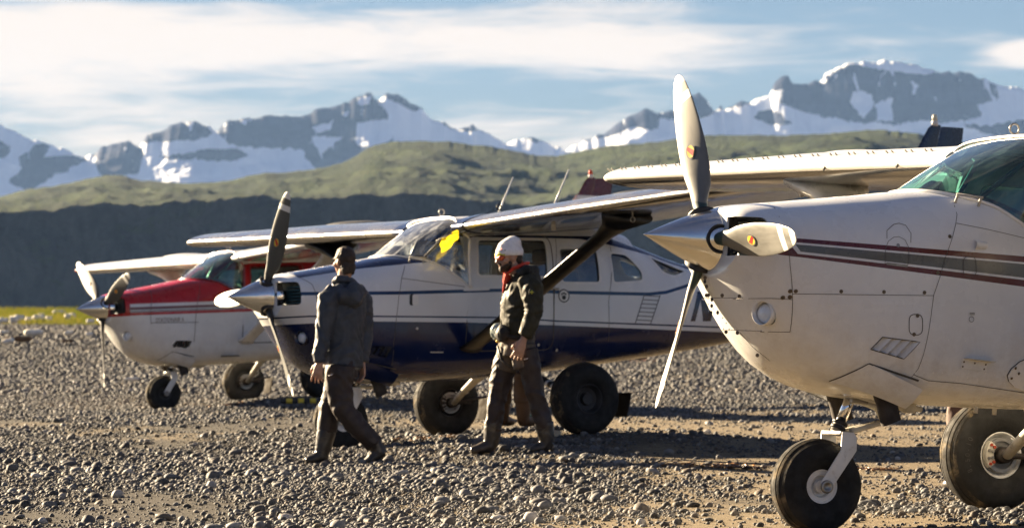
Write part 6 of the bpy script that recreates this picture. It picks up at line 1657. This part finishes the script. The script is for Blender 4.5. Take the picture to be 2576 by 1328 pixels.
X, Y, Z = spot(750, 1016)
ch = thing('striped_tie_bar', 'black and yellow striped bar lying behind the man in grey', 'tie bar', (X, Y, Z + .035))
for k in range(6):
    add('stripe_segment', mk(tube([(-.22 + k * .074, 0, 0), (-.22 + (k + 1) * .074 - .001, 0, 0)], .034, 12), True, sharp=40), M_BLACK if k % 2 == 0 else M_YEL, ch)
X, Y, Z = spot(1403, 1097)
wb = add('wheel_chock', mk(loft([[Vector((a, -.05, b_)) for a, b_ in ((-.055, 0), (.055, 0), (.045, .05), (-.04, .058))], [Vector((a, .06, b_)) for a, b_ in ((-.055, 0), (.055, 0), (.045, .05), (-.04, .058))]], True, True), False, bev=.006), mat('pale_timber', (.42, .37, .27), .8, 0, .2, 9.0), None, (X - .02, Y, Z + .0))
wb['label'] = 'pale wooden chock beside the navy aircraft near main wheel'; wb['category'] = 'chock'
X, Y, Z = spot(1334, 1060)
gb = thing('crate', 'small dark green case on gravel under the navy aircraft', 'case', (X, Y, Z))
add('case_body', mk(box((0, 0, .035), (.09, .12, .06)), False, bev=.008), mat('dark_green', (.01, .06, .045), .5), gb); add('case_lid', mk(box((0, 0, .069), (.094, .124, .008)), False, bev=.003), mat('dark_green_lid', (.012, .07, .05), .5), gb)

# yellow pennant hanging at the wing root of the navy aircraft
p0 = PB.w(-1.63, .66, .555); p1 = PB.w(-1.55, .66, .44)
fl = thing('yellow_flag', 'bright yellow pennant hanging from the navy aircraft wing root', 'flag', p0)
rows_ = []
for i in range(10):
    a = i / 9; row = []
    for j in range(8):
        b_ = j / 7
        q = PB.w(-1.60 + .19 * a * .9, .66 + .02 * math.sin(a * 9 + b_ * 4) + .012 * math.sin(b_ * 11), .555 - .08 * a - b_ * (.10 + .03 * a) + .012 * math.sin(a * 7))
        row.append(q - p0)
    rows_.append(row)
M_FLAG, t, b = principled('yellow_nylon'); o_ = M_FLAG.node_tree.nodes['Material Output']; b.inputs['Base Color'].default_value = (0.85, 0.66, 0.02, 1)
geo = t.n('ShaderNodeNewGeometry'); fcol = t.mix(t.ramp(t.noise(geo.outputs['Position'], 14.0, 3.0), .3, .7), (0.70, 0.55, 0.02), (0.90, 0.74, 0.03)); t.l(fcol, b.inputs['Base Color'])
tl_ = t.n('ShaderNodeBsdfTranslucent'); t.l(fcol, tl_.inputs[0]); mx_ = t.n('ShaderNodeMixShader'); mx_.inputs[0].default_value = .35
t.l(b.outputs[0], mx_.inputs[1]); t.l(tl_.outputs[0], mx_.inputs[2]); t.l(mx_.outputs[0], o_.inputs[0])
fv, ff = loft(rows_, closed=False); fme = mk((fv, ff)); add('pennant', fme, M_FLAG, fl)
add('flag_pin', mk(tube([PB.w(-1.66, .655, .575) - p0, PB.w(-1.38, .655, .455) - p0], .007, 8)), M_STEEL, fl)
HAZE_D = 1.35e-5
# ------------------------------------------------------------------ air between here and the mountains
hv, hf = box((0, 8300, 500), (14000, 18000, 1019))
hzm = bpy.data.materials.new('haze_air'); hzm.use_nodes = True; t = NT(hzm.node_tree); hzm.node_tree.nodes.clear()
o_ = t.n('ShaderNodeOutputMaterial'); pv = t.n('ShaderNodeVolumePrincipled')
pv.inputs['Color'].default_value = (0.31, 0.53, 1.0, 1); pv.inputs['Density'].default_value = HAZE_D; pv.inputs['Anisotropy'].default_value = 0.0
t.l(pv.outputs[0], o_.inputs['Volume'])
haze = add('haze', mk((hv, hf), False), hzm, kind='stuff'); haze['label'] = 'pale blue air haze before the mountains'
